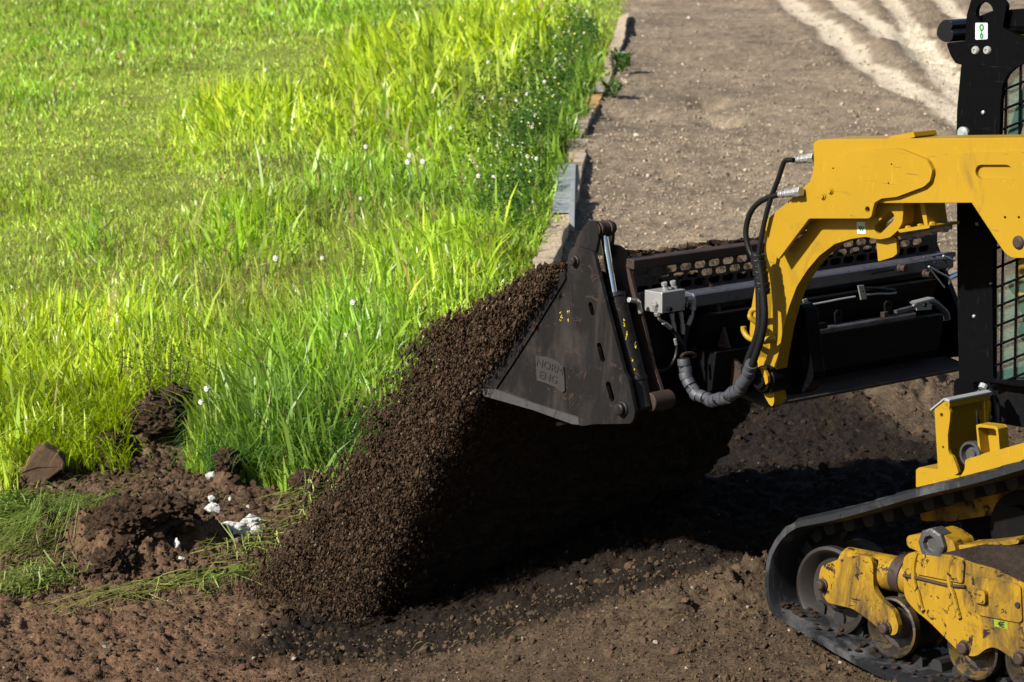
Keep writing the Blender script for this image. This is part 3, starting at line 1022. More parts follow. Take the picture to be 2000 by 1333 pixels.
def hose(pts, v, r, name='hose', parent=ROOT, material='hose', vs=None, n=10, rfun=None):
    bm = bmesh.new()
    P = []
    for i, (a, b) in enumerate(pts):
        vv = v if vs is None else v + (vs - v) * i / (len(pts) - 1)
        c = mv(a, b, vv); P.append(L(c[0], vv, c[1]))
    add_tube(bm, P, r, n, 6, rfun)
    return bm_obj(name, bm, M[material], parent, smooth=True)


hose([(1550, 313), (1540, 313), (1531, 318), (1520, 350), (1505, 390), (1494, 430), (1486, 470), (1480, 510), (1478, 540)], VHs, .0085)
hose([(1524, 380), (1505, 385), (1484, 395), (1468, 412), (1459, 436), (1457, 462), (1464, 490), (1476, 512), (1484, 530)], VHs, .0095)
hose([(1480, 505), (1487, 540), (1491, 580), (1493, 620), (1488, 655), (1477, 690), (1466, 722)], VHs - .01, .0125)
hose([(1476, 508), (1481, 545), (1483, 590), (1482, 640), (1472, 675), (1462, 700), (1455, 725)], VHs + .01, .0125)
for k in range(7):
    a, b = 1476 + k * 1.6, 500 + k * 11
    bm = bmesh.new(); c = mv(a + 4, b, VHs)
    add_cyl(bm, L(c[0], VHs, c[1] - .012), L(c[0] - .002, VHs, c[1] + .008), .024 + .002 * (k % 2), 14)
    bm_obj('hose_wrap', bm, M['hose'], ROOT, bev=.003)
for pts, v in (([(1591, 308), (1580, 309), (1566, 311), (1549, 313)], VA), ([(1565, 374), (1552, 376), (1538, 378), (1522, 380)], VHs)):
    bm = bmesh.new(); Q = []
    for a, b in pts:
        c = mv(a, b, v if v != VHs else VHs); Q.append(L(c[0], v if v != VHs else VHs, c[1]))
    add_cyl(bm, Q[0], Q[1], .017, 6); add_cyl(bm, Q[1], Q[2], .014, 12); add_cyl(bm, Q[2], Q[3], .0105, 12)
    for t in (.2, .45, .62, .8):
        p = Q[0].lerp(Q[3], t); add_cyl(bm, p, p + (Q[3] - Q[0]).normalized() * .006, .0185 - t * .006, 14)
    bm_obj('hose_fitting', bm, M['zinc'], ROOT, bev=.001)
# the thick hose in a grey spiral wrap, hanging in a loop
lp = [(1468, 712), (1462, 730), (1450, 752), (1430, 770), (1408, 780), (1385, 781), (1362, 771), (1346, 750), (1338, 725), (1335, 700)]
bm = bmesh.new(); P = []
for i, (a, b) in enumerate(lp):
    v = VHs - .01 + .10 * min(1, i / 5)
    c = mv(a, b, v); P.append(L(c[0], v, c[1]))
C = catmull(P, 10)
segs = 22
acc = [0]
for a, b in zip(C[:-1], C[1:]): acc.append(acc[-1] + (b - a).length)
def at(s):
    s = max(0, min(acc[-1] - 1e-6, s))
    for k in range(len(acc) - 1):
        if acc[k + 1] >= s:
            return C[k].lerp(C[k + 1], (s - acc[k]) / max(1e-9, acc[k + 1] - acc[k]))
loop = Epart('hose_loop')
for k in range(segs):
    s0 = acc[-1] * (k + .04) / segs; s1 = acc[-1] * (k + .97) / segs
    bm = bmesh.new()
    a, b = at(s0), at(s1)
    sh = Vector((0, .004 * math.sin(k * 2.1), .003 * math.cos(k * 1.7)))
    add_tube(bm, [a + sh, at((s0 + s1) / 2) + sh, b + sh], .0215, 16, 3, lambda t: .0215 + .0008 * math.sin(math.pi * t))
    bm_obj('wrap_turn', bm, M['wrap'], loop, smooth=True)
bm = bmesh.new(); add_tube(bm, C[::6] + [C[-1]], .0185, 12, 3); bm_obj('hose', bm, M['hose'], loop, smooth=True)

# ---- bucket
bk = Epart('bucket')
VO = -.07
plate = [(1110, 496), (1117, 485), (1128, 482), (1157, 491), (1162, 503), (1180, 580), (1197, 645), (1219, 728), (1227, 741), (1240, 805), (1238, 818), (1231, 828), (1160, 829), (1140, 832), (1131, 832), (1129, 811), (1123, 800), (1126, 775), (1121, 736), (1116, 642), (1110, 562), (1108, 530)]
a1 = mv(1170, 676, VO); a2 = mv(1177, 702, VO); b1 = mv(1188, 752, VO); b2 = mv(1195, 778, VO); c1 = mv(1153, 596, VO); c2 = mv(1157, 612, VO)
prism_part('side_plate', plate, VO, .016, M['black_steel'], bk, .008, .003, holes=[slot(a1, a2, .0115), slot(b1, b2, .0125), slot(c1, c2, .010)])
VI = .085
inner = [(1192, 477), (1208, 481), (1219, 490), (1232, 540), (1240, 574), (1252, 610), (1276, 716), (1283, 735), (1296, 775), (1292, 806), (1282, 800), (1240, 790), (1200, 640)]
prism_part('side_plate', inner, VI, .014, M['rust'], bk, .008, .003)
lug = [(1121, 484), (1127, 465), (1142, 440), (1150, 431), (1163, 433), (1169, 444), (1168, 470), (1162, 498), (1140, 500)]
prism_part('lug', lug, VO + .018, .014, M['black_steel'], bk, .008, .003)
prism_part('lug', [(1150, 500), (1155, 465), (1168, 437), (1178, 430), (1190, 432), (1196, 445), (1195, 470), (1190, 500)], VI - .02, .014, M['black_steel'], bk, .008, .003)
c = mv(1160, 447, VO + .018); bm = bmesh.new()
for s0, s1, r in ((.0, .008, .026), (.012, .028, .029), (.030, .056, .024), (.058, .074, .029), (.076, .09, .022)):
    add_cyl(bm, L(c[0], VO + .02 + s0, c[1] - .004), L(c[0], VO + .02 + s1, c[1] - .004), r, 22)
bm_obj('top_pin', bm, M['rust'], bk, bev=.003, smooth=True)
for a, b, r in ((1124, 510, .0155), (1216, 799, .021)):
    c = mv(a, b, VO); bm = bmesh.new()
    add_lathe(bm, L(c[0], VO, c[1]), L(0, -1, 0), [(0, r * 1.35), (.006, r * 1.3), (.008, r), (.020, r), (.024, r * .75)], 20)
    bm_obj('pin', bm, M['black_steel'], bk, bev=.001)
VC = .01
ct, cb = mv(1178, 452, VC), mv(1201, 574, VC); ce = mv(1258, 802, VC)
bm = bmesh.new(); add_cyl(bm, L(ct[0], VC, ct[1]), L(cb[0], VC, cb[1] - .03), .0145, 24); bm_obj('piston_rod', bm, M['chrome'], bk, smooth=True)
cyl = Epart('hydraulic_cylinder', bk)
A = L(cb[0], VC, cb[1]); B = L(ce[0], VC, ce[1]); D = (B - A).normalized(); LN = (B - A).length
bm = bmesh.new()
add_lathe(bm, A - D * .004, D, [(0, .020), (.003, .035), (.010, .037), (.016, .037), (.018, .033), (.024, .033), (.028, .0375), (.06, .0375), (.064, .036), (LN * .72, .036), (LN * .725, .040), (LN * .76, .040), (LN * .765, .036), (LN - .004, .036), (LN, .03)], 32)
bpy.data.objects.remove(cyl)
bm_obj('hydraulic_cylinder', bm, M['black_steel'], bk, smooth=True)
# flaked yellow paint marks, lying on the barrel and the plate
def fleck(pxs, v, name='paint_mark'):
    bm = bmesh.new()
    for poly in pxs: add_prism(bm, PX(poly, v), v, v + .0015)
    bm_obj(name, bm, M['chip_yellow'], bk)
rs = random.Random(5)
def bits(x, y, w, h, n):
    return [blot(x + rs.uniform(-w, w), y + rs.uniform(-h, h), rs.uniform(.35, 1.2), rs.uniform(.5, 2.4)) for _ in range(n)]
_fleck = lambda: None
def blot(x, y, w, h):
    n = 9; return [(x + w * (0.6 + .5 * rs.random()) * math.cos(6.283 * k / n), y + h * (0.6 + .5 * rs.random()) * math.sin(6.283 * k / n)) for k in range(n)]
fleck(bits(1219, 631, 1.2, 7, 9) + bits(1224, 655, 1.6, 9, 14) + bits(1235, 703, 1.2, 3, 5) + bits(1239, 722, 1.2, 2, 3), VC - .0375)
fleck(bits(1094, 611, 2, 3, 5) + bits(1097, 619, 4, 2.5, 8) + bits(1095, 627, 2, 2, 4) + bits(1110, 609, 2, 3, 5) + bits(1109, 626, 1.2, 3, 5), VO + .0385)
fleck(bits(1241, 675, 1.2, 8, 7), VC - .0372, 'scuff')
# triangular end of the front clam
VS = VO + .04
prism_part('end_plate', [(1104, 534), (1082, 531), (1030, 640), (955, 750), (966, 762), (1045, 792), (1129, 820), (1145, 820), (1145, 534)], VS, .016, M['black_steel'], bk, .004, .002)
prism_part('edge_flange', [(1080, 529), (1103, 533), (1104, 545), (1040, 650), (1000, 712), (968, 760), (940, 756), (960, 722), (1020, 640), (1060, 574)], VS - .008, .007, M['black_steel'], bk, .004, .003)
prism_part('cutting_edge', [(938, 760), (966, 760), (1045, 789), (1129, 816), (1131, 830), (1118, 829), (1040, 801), (945, 774)], VS - .012, .011, M['edge_steel'], bk, .002, .002)
bd = [(1046, 696), (1066, 697), (1088, 706), (1101, 718), (1103, 764), (1098, 767), (1085, 757), (1068, 750), (1048, 743)]
prism_part('badge', bd, VS - .006, .0055, M['badge'], bk, .004, .001)
# text follows the plate
text_on('NORM', (1074, 717), VS - .0072, .041, M['black_ink'], bk, name='badge_lettering', slant=-8, scale_x=1.15)
text_on('ENG', (1071, 738), VS - .0072, .041, M['black_ink'], bk, name='badge_lettering', slant=-8, scale_x=1.15)
# the long parts across the machine
UB = mv(1240, 640, .1)[0] - .0
def cross(name, pts, uplane, v0, v1, material, bev=.003, parent=bk, r=0.0):
    """section given by pixels near the left end of the bucket, extruded across"""
    o = [mv(a, b, .1) for a, b in pts]
    if r: o = soften(o, r, 3)
    bm = bmesh.new(); add_prism(bm, o, v0, v1)
    return bm_obj(name, bm, M[material], parent, bev=bev)
W0, W1 = VO + .17, 1.76
tb = mu(1228, 509, UB); lb = mu(1240, 580, UB)
wt = tb[1]; wl = lb[1]
bm = bmesh.new(); add_prism(bm, [(UB - .012, wt), (UB + .03, wt + .004), (UB + .03, wt - .030), (UB - .012, wt - .034)], W0 - .02, W1)
bm_obj('top_rail', bm, M['rust'], bk, bev=.004)
# pierced guard between the rails
hs = []
row_h = (wt - .034 - wl) / 3.2
nrow = 3
for rrow in range(nrow):
    wc = wt - .052 - rrow * row_h
    k = 0
    vv = W0 + .03 + (.036 if rrow % 2 else 0)
    while vv < W1 - .08:
        hs.append(slot((vv, wc - 0), (vv + .036, wc), .0125, 6)); vv += .073
bm = bmesh.new(); add_prism(bm, [(W0, wl - .01), (W1, wl - .01), (W1, wt - .02), (W0, wt - .02)], UB + .010, UB + .016, hs, axis='u')
bm_obj('pierced_guard', bm, M['rust'], bk)
bm = bmesh.new(); add_prism(bm, [(UB - .075, wl - .012), (UB - .070, wl - .004), (UB + .02, wl + .004), (UB + .02, wl - .055), (UB - .075, wl - .055)], W0 + .22, W1)
bm_obj('lower_rail', bm, M['rail_steel'], bk, bev=.006)
bm = bmesh.new(); add_prism(bm, [(UB - .02, wl - .0), (UB + .02, wl + .002), (UB + .02, wl - .055), (UB - .02, wl - .055)], W0 - .03, W0 + .219)
bm_obj('lower_rail', bm, M['black_paint'], bk, bev=.01)
# soil lying in the bucket behind the guard
LOADV, LOADU = np.meshgrid(np.linspace(W0 - .02, W1, 170), np.linspace(0, 1, 40), indexing='ij')
ucl = mv(1088, 536, .1)
LU = UB + .02 + LOADU * (ucl[0] + .02 - UB - .02)
LW = wl + .035 + .10 * LOADU ** .7 + (ucl[1] - wl - .11) * LOADU ** 2 + .035 * (fbm(LOADV * 16, LU * 16, 4, 9) - .5) * 2
i = np.arange(LU.size).reshape(LU.shape)
LF = np.stack([i[:-1, :-1], i[:-1, 1:], i[1:, 1:], i[1:, :-1]], -1).reshape(-1, 4)
o = np_mesh('soil_load', ORG + FU * LU.reshape(-1, 1) + LV * LOADV.reshape(-1, 1) + np.array([0, 0, 1]) * LW.reshape(-1, 1), LF, M['load'])
top(o, 'soil still lying in the bucket behind the pierced guard', 'soil', kind='stuff')
# curved back of the bucket, bottom and its lip
wb = mu(1300, 808, UB - .05)[1]
tip = mv(950, 764, .1)
prof = [(UB + .02, wl - .04), (UB + .01, wl - .12), (UB - .005, wb + .12), (UB - .0, wb + .03), (UB + .03, wb - .01), (UB + .12, wb - .015), (mv(1130, 822, .1)[0], mv(1130, 826, .1)[1])]
def shell(prof, th, v0, v1):
    n = len(prof); out = []
    for i in range(n):
        a = Vector(prof[max(0, i - 1)]); b = Vector(prof[min(n - 1, i + 1)]); d = (b - a).normalized()
        out.append((prof[i][0] + d.y * -th, prof[i][1] + d.x * th))
    bm = bmesh.new(); add_prism(bm, list(prof) + out[::-1], v0, v1); return bm
bm_obj('back_shell', shell(prof, .014, VO + .06, W1 + .03), M['dark_steel'], bk, bev=.002)
fl = [mv(1130, 820, VS), mv(1040, 793, VS), mv(946, 766, VS)]
bm_obj('floor_shell', shell(fl, .02, VS + .02, W1 + .03), M['dark_steel'], bk, bev=.002)
fs = [mv(952, 757, VS), mv(1004, 690, VS), mv(1050, 610, VS), mv(1084, 540, VS)]
bm_obj('clam_shell', shell(fs, -.016, VS + .02, W1 + .03), M['dark_steel'], bk, bev=.002)
bm = bmesh.new(); add_prism(bm, PX(inner[:1] + [(1296, 775), (1292, 806), (1129, 822), (1082, 531), (1192, 500)], .1), W1 + .02, W1 + .045); bm_obj('end_plate', bm, M['dark_steel'], bk)
# bottom rear channel: the lit sloping flange along the lower edge
ba = mu(1562, 772, UB - .16); bb = mu(1591, 742, UB - .10)
def lat(px, py, u): return mu(px, py, u)
w_lo = mu(1700, 752, UB - .16)[1]; w_hi = mu(1700, 729, UB - .06)[1]
bm = bmesh.new(); add_prism(bm, [(UB - .17, w_lo), (UB - .05, w_hi + .01), (UB - .04, w_hi + .01), (UB - .04, w_hi - .005), (UB - .165, w_lo - .012)], W0 + .50, W1)
bm_obj('bottom_flange', bm, M['flange'], bk, bev=.002)
# quick coupler across the back
qc = Epart('quick_coupler')
wr = mu(1700, 627, UB - .14)[1]
bm = bmesh.new(); add_prism(bm, [(UB - .15, wr + .002), (UB - .135, wr + .009), (UB - .12, wr + .002), (UB - .12, wr - .018), (UB - .15, wr - .018)], .62, 1.45); bm_obj('pipe_rail', bm, M['rail_steel'], qc, bev=.004)
bm = bmesh.new(); add_prism(bm, [(UB - .145, wr - .019), (UB - .02, wr - .019), (UB - .02, w_hi + .02), (UB - .06, w_hi + .02), (UB - .125, w_hi + .06)], .36, 1.62); bm_obj('coupler_frame', bm, M['dark_steel'], qc, bev=.004)
bm = bmesh.new(); add_prism(bm, [(UB - .11, wl - .08), (UB - .03, wl - .08), (UB - .03, wr - .03), (UB - .06, wr - .03)], .34, 1.62); bm_obj('coupler_frame', bm, M['dark_steel'], qc, bev=.004)
# upright ribs on the back
ribpx = [(1372, 546), (1384, 552), (1396, 580), (1407, 620), (1418, 665), (1430, 700), (1447, 716), (1447, 760), (1400, 770), (1372, 700)]
vr = mu(1400, 620, UB - .06)[0]
o = soften(PX(ribpx, vr), .006, 3)
bm = bmesh.new(); add_prism(bm, o, vr, vr + .014); bm_obj('rib', bm, M['rust'], bk, bev=.002)
for px in (1440,):
    bm = bmesh.new(); vq = mu(px, 620, UB - .03)[0]
    add_prism(bm, [(vq - .09, wl - .04), (vq + .06, wl - .04), (vq + .06, wb + .2), (vq - .04, wb + .1), (vq - .08, wb + .2)], UB - .02, UB - .012, axis='u'); bm_obj('back_plate', bm, M['rust'], bk, bev=.002)
# dark coupler end behind the arm
prism_part('coupler_end', [(1530, 600), (1562, 592), (1575, 610), (1584, 700), (1590, 740), (1570, 768), (1535, 775), (1525, 720)], .24, .06, M['black_paint'], qc, .02, .006)
# small things on the coupler: brackets, eyes, pipes
def on_back(name, pts, u, th, m, parent=qc, holes=(), bev=.001):
    bm = bmesh.new(); add_prism(bm, [mu(a, b, u) for a, b in pts], u, u - th, [[mu(a, b, u) for a, b in h] for h in holes], axis='u'); return bm_obj(name, bm, M[m], parent, bev=bev)
on_back('bracket', [(1674, 558), (1685, 557), (1691, 584), (1680, 586)], UB - .13, .006, 'zinc', holes=[circ((1684, 570), 2, 8)])
on_back('bracket', [(1566, 586), (1574, 583), (1581, 600), (1572, 604)], UB - .14, .006, 'zinc', holes=[circ((1573, 594), 1.8, 8)])
on_back('eye', [(1628, 612), (1633, 605), (1639, 606), (1642, 613), (1641, 632), (1629, 634)], UB - .15, .008, 'dark_steel', holes=[circ((1635, 614), 3, 10)])
on_back('eye', [(1725, 594), (1730, 587), (1736, 588), (1739, 595), (1739, 614), (1727, 616)], UB - .15, .008, 'dark_steel', holes=[circ((1732, 595), 3.4, 10)])
on_back('bracket', [(1780, 588), (1812, 580), (1812, 604), (1783, 606)], UB - .16, .02, 'galv', holes=[circ((1799, 595), 4.5, 12)])
on_back('lip', [(1776, 590), (1813, 580), (1814, 584), (1778, 594)], UB - .17, .03, 'zinc')
on_back('block', [(1575, 634), (1608, 629), (1609, 640), (1577, 646)], UB - .155, .02, 'dark_steel')
on_back('block', [(1743, 606), (1780, 597), (1780, 604), (1744, 612)], UB - .155, .02, 'rail_steel')
on_back('block', [(1719, 610), (1727, 608), (1727, 618), (1720, 620)], UB - .155, .02, 'rust')
def pipe(pts, u, r, m='hose', name='pipe', parent=qc):
    bm = bmesh.new(); P = []
    for a, b in pts:
        v, w = mu(a, b, u); P.append(L(u, v, w))
    add_tube(bm, P, r, 8); return bm_obj(name, bm, M[m], parent, smooth=True)
pipe([(1582, 596), (1610, 591), (1640, 585), (1670, 580)], UB - .13, .004, 'galv')
pipe([(1690, 577), (1715, 574), (1735, 574), (1750, 572)], UB - .13, .004, 'galv')
pipe([(1688, 563), (1710, 563), (1730, 565), (1748, 567)], UB - .13, .005, 'hose')
pipe([(1700, 535), (1720, 531), (1745, 527)], UB - .10, .004, 'dark_steel')
pipe([(1812, 589), (1825, 592), (1838, 602), (1847, 612), (1850, 625)], UB - .17, .013, 'wrap', 'hose')
# linkage plate and rods by the cab
on_back('link_plate', [(1782, 508), (1850, 492), (1862, 492), (1862, 500), (1840, 506), (1845, 515), (1852, 524), (1846, 529), (1815, 517), (1788, 510)], UB - .12, .012, 'rail_steel', holes=[circ((1802, 503), 1.6, 8), circ((1826, 513), 1.8, 8), circ((1806, 516), 1.5, 8), circ((1822, 502), 1.5, 8)])
pipe([(1814, 521), (1835, 533), (1850, 541), (1857, 550), (1853, 554)], UB - .16, .004, 'zinc', 'rod')
pipe([(1814, 521), (1828, 540), (1845, 562)], UB - .15, .003, 'zinc', 'rod')
pipe([(1842, 500), (1865, 510)], UB - .16, .004, 'zinc', 'rod')
pipe([(1848, 546), (1860, 540), (1872, 536)], UB - .14, .012, 'chrome', 'piston_rod')
for a, b, r in ((1810, 535, .014), (1761, 524, .014)):
    v, w = mu(a, b, UB - .12); bm = bmesh.new(); add_lathe(bm, L(UB - .11, v, w), Vector((-1, 0, 0)), [(0, r * 1.2), (.01, r * 1.2), (.012, r), (.03, r)], 16); bm_obj('pin', bm, M['rust'], qc)
# valve block
UVb = UB - .12
vb = Epart('valve_block')
# deeper block built square to the machine
v0, w1_ = mu(1293, 572, UVb); v1, _ = mu(1339, 566, UVb); _, w0_ = mu(1300, 612, UVb)
bm = bmesh.new(); add_prism(bm, [(v0, w0_), (v1, w0_), (v1, w1_), (v0, w1_)], UVb, UVb + .085, axis='u'); bm_obj('block', bm, M['zinc'], vb, bev=.003)
bm = bmesh.new(); add_prism(bm, [(v0 - .02, w0_ - .01), (v1 + .01, w0_ - .01), (v1 + .01, w1_ - .01), (v0 - .02, w1_ - .01)], UVb + .086, UVb + .12, axis='u'); bm_obj('mount', bm, M['dark_steel'], vb, bev=.003)
for (a, b) in ((1306, 604), (1341, 598)):
    v, w = mu(a, b, UVb); bm = bmesh.new(); add_cyl(bm, L(UVb, v, w), L(UVb - .012, v, w), .008, 10); bm_obj('bolt', bm, M['dark_steel'], vb)
def fit(pts, u, r, name='fitting'):
    bm = bmesh.new(); P = [L(u, *mu(a, b, u)) for a, b in pts]
    for i, (a, b) in enumerate(zip(P[:-1], P[1:])):
        add_cyl(bm, a, b, r * (1 if i % 2 == 0 else .78), 6 if i % 2 == 0 else 12)
    bm_obj(name, bm, M['zinc'], vb, bev=.001)
UF = UVb + .03
fit([(1301, 570), (1299, 562), (1298, 558), (1297, 552)], UF, .011)
fit([(1318, 566), (1316, 559), (1315, 555), (1314, 549)], UF, .011)
fit([(1294, 590), (1287, 592), (1280, 594), (1276, 595)], UF, .013)
fit([(1279, 594), (1281, 604), (1283, 610), (1285, 616)], UF, .012)
fit([(1340, 586), (1347, 585), (1352, 584)], UF, .013)
fit([(1352, 584), (1354, 594), (1354, 600), (1353, 606)], UF, .012)
fit([(1312, 612), (1313, 620), (1315, 632), (1317, 646), (1319, 652)], UF, .009)
fit([(1329, 610), (1331, 620), (1333, 632), (1334, 648), (1334, 653)], UF, .009)
pipe([(1285, 616), (1288, 624), (1296, 630)], UF, .005, 'zinc', 'pipe', vb)
pipe([(1296, 630), (1310, 641)], UF, .0085, 'zinc', 'ferrule', vb)
pipe([(1353, 606), (1353, 614), (1350, 622)], UF, .005, 'zinc', 'pipe', vb)
pipe([(1351, 618), (1344, 636)], UF, .0085, 'zinc', 'ferrule', vb)
pipe([(1310, 641), (1322, 655), (1332, 672), (1338, 690)], UF, .008, 'hose', 'hose', vb)
pipe([(1344, 636), (1340, 655), (1337, 675), (1338, 692)], UF, .008, 'hose', 'hose', vb)
pipe([(1320, 664), (1322, 680), (1318, 700), (1306, 718), (1290, 725), (1276, 720)], UF, .006, 'hose', 'hose', vb)
fit([(1318, 662), (1321, 674)], UF, .006)
pipe([(1330, 697), (1338, 691), (1350, 690), (1358, 694), (1354, 699)], UF - .02, .006, 'rust', 'hose_ring', vb)
fit([(1228, 586), (1238, 587), (1243, 588), (1248, 593), (1251, 612)], UB - .05, .010)
# dirty panel behind the loop
on_back('back_panel', [(1348, 700), (1385, 690), (1395, 700), (1405, 755), (1362, 770), (1350, 745)], UB - .03, .01, 'dark_steel', bk)
fit([(1268, 763), (1279, 761), (1290, 776)], UB - .08, .012)
bm = bmesh.new(); c = mv(1275, 785, .04); add_cyl(bm, L(c[0], .02, c[1]), L(c[0], .12, c[1]), .034, 20); bm_obj('lower_pin', bm, M['rust'], bk, bev=.003, smooth=True)

# ---- chassis and cab
CV0, CV1 = .44, 1.30
cab = Epart('cab')
ck = [(1869, 216), (1877, 130), (1886, 70), (1888, 30), (1899, -8), (1950, -12), (1966, 10), (1958, 55), (1990, 70), (2120, 60), (2350, 40), (2350, 760), (1990, 755), (1935, 747), (1873, 745), (1870, 600), (1868, 265)]
win = [(1952, 262), (1954, 200), (1958, 165), (1968, 145), (1985, 130), (2030, 112), (2290, 90), (2290, 700), (2010, 742), (1940, 742), (1938, 560), (1944, 400)]
eye = circ(mv(1923, 26, CV0), mv(1906, 26, CV0)[0] - mv(1923, 26, CV0)[0], 28)
prism_part('side_panel', ck, CV0, .018, M['black_paint'], cab, .008, .003, holes=[soften(PX(win, CV0), .01, 3), eye])
bm = bmesh.new(); add_prism(bm, PX(ck[:3] + ck[8:], CV0), CV1, CV1 + .018, [soften(PX(win, CV0), .01, 3)]); bm_obj('side_panel', bm, M['black_paint'], cab, bev=.003)
# corner post with depth
prism_part('corner_post', [(1870, 216), (1886, 90), (1936, 90), (1925, 300), (1925, 745), (1873, 745)], CV0 + .0185, .06, M['black_paint'], cab, .006, .004)
prism_part('corner_post', [(1870, 216), (1886, 90), (1905, 90), (1900, 300), (1900, 745), (1873, 745)], CV1 - .06, .058, M['black_paint'], cab, .006, .004)
# glass
g0 = PX([(1945, 130), (2290, 88), (2290, 705), (1930, 745)], CV0)
for v, nm in ((CV0 + .03, 'side_glass'), (CV1 - .01, 'side_glass')):
    bm = bmesh.new(); add_prism(bm, g0, v, v + .004); bm_obj(nm, bm, M['glass'], cab)
# wire guard: each wire its own bar
def wire(a, b, v, parent=cab):
    bm = bmesh.new(); ca, cb_ = mv(*a, v), mv(*b, v); add_cyl(bm, L(ca[0], v, ca[1]), L(cb_[0], v, cb_[1]), .0045, 6); bm_obj('guard_wire', bm, M['black_paint'], parent)
for k in range(12):
    x = 1964 + k * 27.5
    wire((x + 3, 90), (x - 10, 750), CV0 + .022)
for k in range(-6, 22):
    y = 186 + k * 38
    if y < 80 or y > 790: continue
    wire((1935, y), (2290, y - 142), CV0 + .013)
# roof visor: rolled front edge, roof, lifting decal, washers
vis = [(1833, 50), (1840, 41), (1850, 38), (1858, 42), (1861, 52), (1856, 58), (1862, 66), (1860, 78), (1850, 84), (1838, 80), (1828, 68)]
o = soften(PX(vis, CV0 + .02), .012, 4)
bm = bmesh.new(); add_prism(bm, o, CV0 + .02, CV1); vz = bm_obj('roof_visor', bm, M['visor'], cab, bev=.004, smooth=True)
c = mv(1836, 66, CV0); 
roof = [(1900, 34), (1930, 22), (2350, -10), (2350, 50), (1930, 58), (1900, 60)]
bm = bmesh.new(); add_prism(bm, PX(roof, CV0 + .02), CV0 + .03, CV1 - .01); bm_obj('roof', bm, M['black_paint'], cab, bev=.01)
prism_part('visor_bracket', [(1848, 84), (1890, 80), (1890, 126), (1877, 127), (1866, 124), (1856, 108)], CV0 + .022, .10, M['black_paint'], cab, .01, .003)
bm = bmesh.new(); add_prism(bm, soften(PX([(1905, 45), (1929, 45), (1929, 77), (1905, 78)], CV0 - .001), .004, 3), CV0 - .0012, CV0 - .0002); bm_obj('sticker', bm, M['white'], cab)
def ring(bm, c, rx, ry, th, v):
    add_prism(bm, circ(c, rx, 20, ry), v, v + .001, [circ(c, rx - th, 20, ry - th)])
bm = bmesh.new(); vv = CV0 - .0025
for (a, b, rx, ry) in ((1917, 54, .0095, .0115), (1917, 71, .0075, .009)):
    ring(bm, mv(a, b, vv), rx, ry, .0055, vv)
c1 = mv(1917, 59, vv); c2 = mv(1917, 68, vv)
add_prism(bm, [(c1[0] - .002, c1[1]), (c1[0] + .002, c1[1]), (c2[0] + .002, c2[1]), (c2[0] - .002, c2[1])], vv, vv + .001)
bm_obj('chain_symbol', bm, M['green_ink'], cab)
for a, b in ((1906, 99), (1929, 99)):
    c = mv(a, b, CV0); bm = bmesh.new()
    add_lathe(bm, L(c[0], CV0, c[1]), L(0, -1, 0), [(0, .0145), (.006, .0135), (.010, .010), (.010, .005), (.006, .004)], 20)
    bm_obj('washer', bm, M['washer'], cab, smooth=True)
for a, b, r in ((1921, 220, .007), (1909, 438, .006), (1903, 618, .006), (1936, 554, .004)):
    c = mv(a, b, CV0); bm = bmesh.new(); add_lathe(bm, L(c[0], CV0, c[1]), L(0, -1, 0), [(0, r), (.005, r * .9), (.007, r * .5)], 12); bm_obj('bolt', bm, M['zinc'], cab, smooth=True)
bm = bmesh.new(); c = mv(1872, 262, CV0 - .03); add_lathe(bm, L(c[0], CV0 + .05, c[1]), L(0, -1, 0), [(0, .02), (.06, .022), (.07, .012)], 16); bm_obj('hinge', bm, M['galv'], cab, smooth=True)
# inside the cab: seat, lap bar, floor
sx = mv(2060, 500, .6)[0]
bm = bmesh.new(); add_prism(bm, soften([(sx, .80), (sx + .42, .80), (sx + .42, .90), (sx + .06, .88), (sx - .05, 1.35), (sx - .14, 1.35), (sx - .1, .85)], .03, 3), .62, 1.12); bm_obj('seat', bm, M['black_paint'], cab, bev=.01)
bm = bmesh.new()
P = [L(*(lambda c: (c[0], .62, c[1]))(mv(a, b, .62))) for a, b in ((2020, 150), (2000, 200), (1985, 250), (1970, 300), (1975, 380))]
add_tube(bm, P, .02, 10); bm_obj('lap_bar', bm, M['galv'], cab, smooth=True)
bm = bmesh.new()
f0 = mv(1880, 740, CV0)
add_prism(bm, [(f0[0], f0[1] - .0), (-1.0, f0[1]), (-1.0, f0[1] - .14), (f0[0] - .02, f0[1] - .14)], CV0 + .05, CV1 - .05); bm_obj('cab_floor', bm, M['dark_steel'], cab, bev=.005)
ch = Epart('chassis')
bm = bmesh.new()
add_prism(bm, [(f0[0] - .05, .56), (f0[0] - .03, .35), (f0[0] - .08, .2), (-1.15, .2), (-1.35, .45), (-1.35, 1.25), (-1.05, 1.45), (-.98, .56)], .40, 1.34); bm_obj('body', bm, M['dark_steel'], ch, bev=.01)
# lines and fittings in front of the body
for i, pts in enumerate(([(1912, 765), (1922, 775), (1932, 790), (1935, 815), (1936, 845)], [(1925, 752), (1945, 790), (1948, 830), (1955, 860)], [(1900, 770), (1908, 800), (1912, 835)])):
    hose(pts, .385, .014, 'hose', ch)
for a, b in ((1922, 752), (1928, 795), (1931, 812)):
    c = mv(a, b, .37); bm = bmesh.new(); add_cyl(bm, L(c[0], .37, c[1]), L(c[0], .36, c[1] - .012), .014, 10); bm_obj('fitting', bm, M['galv'], ch)
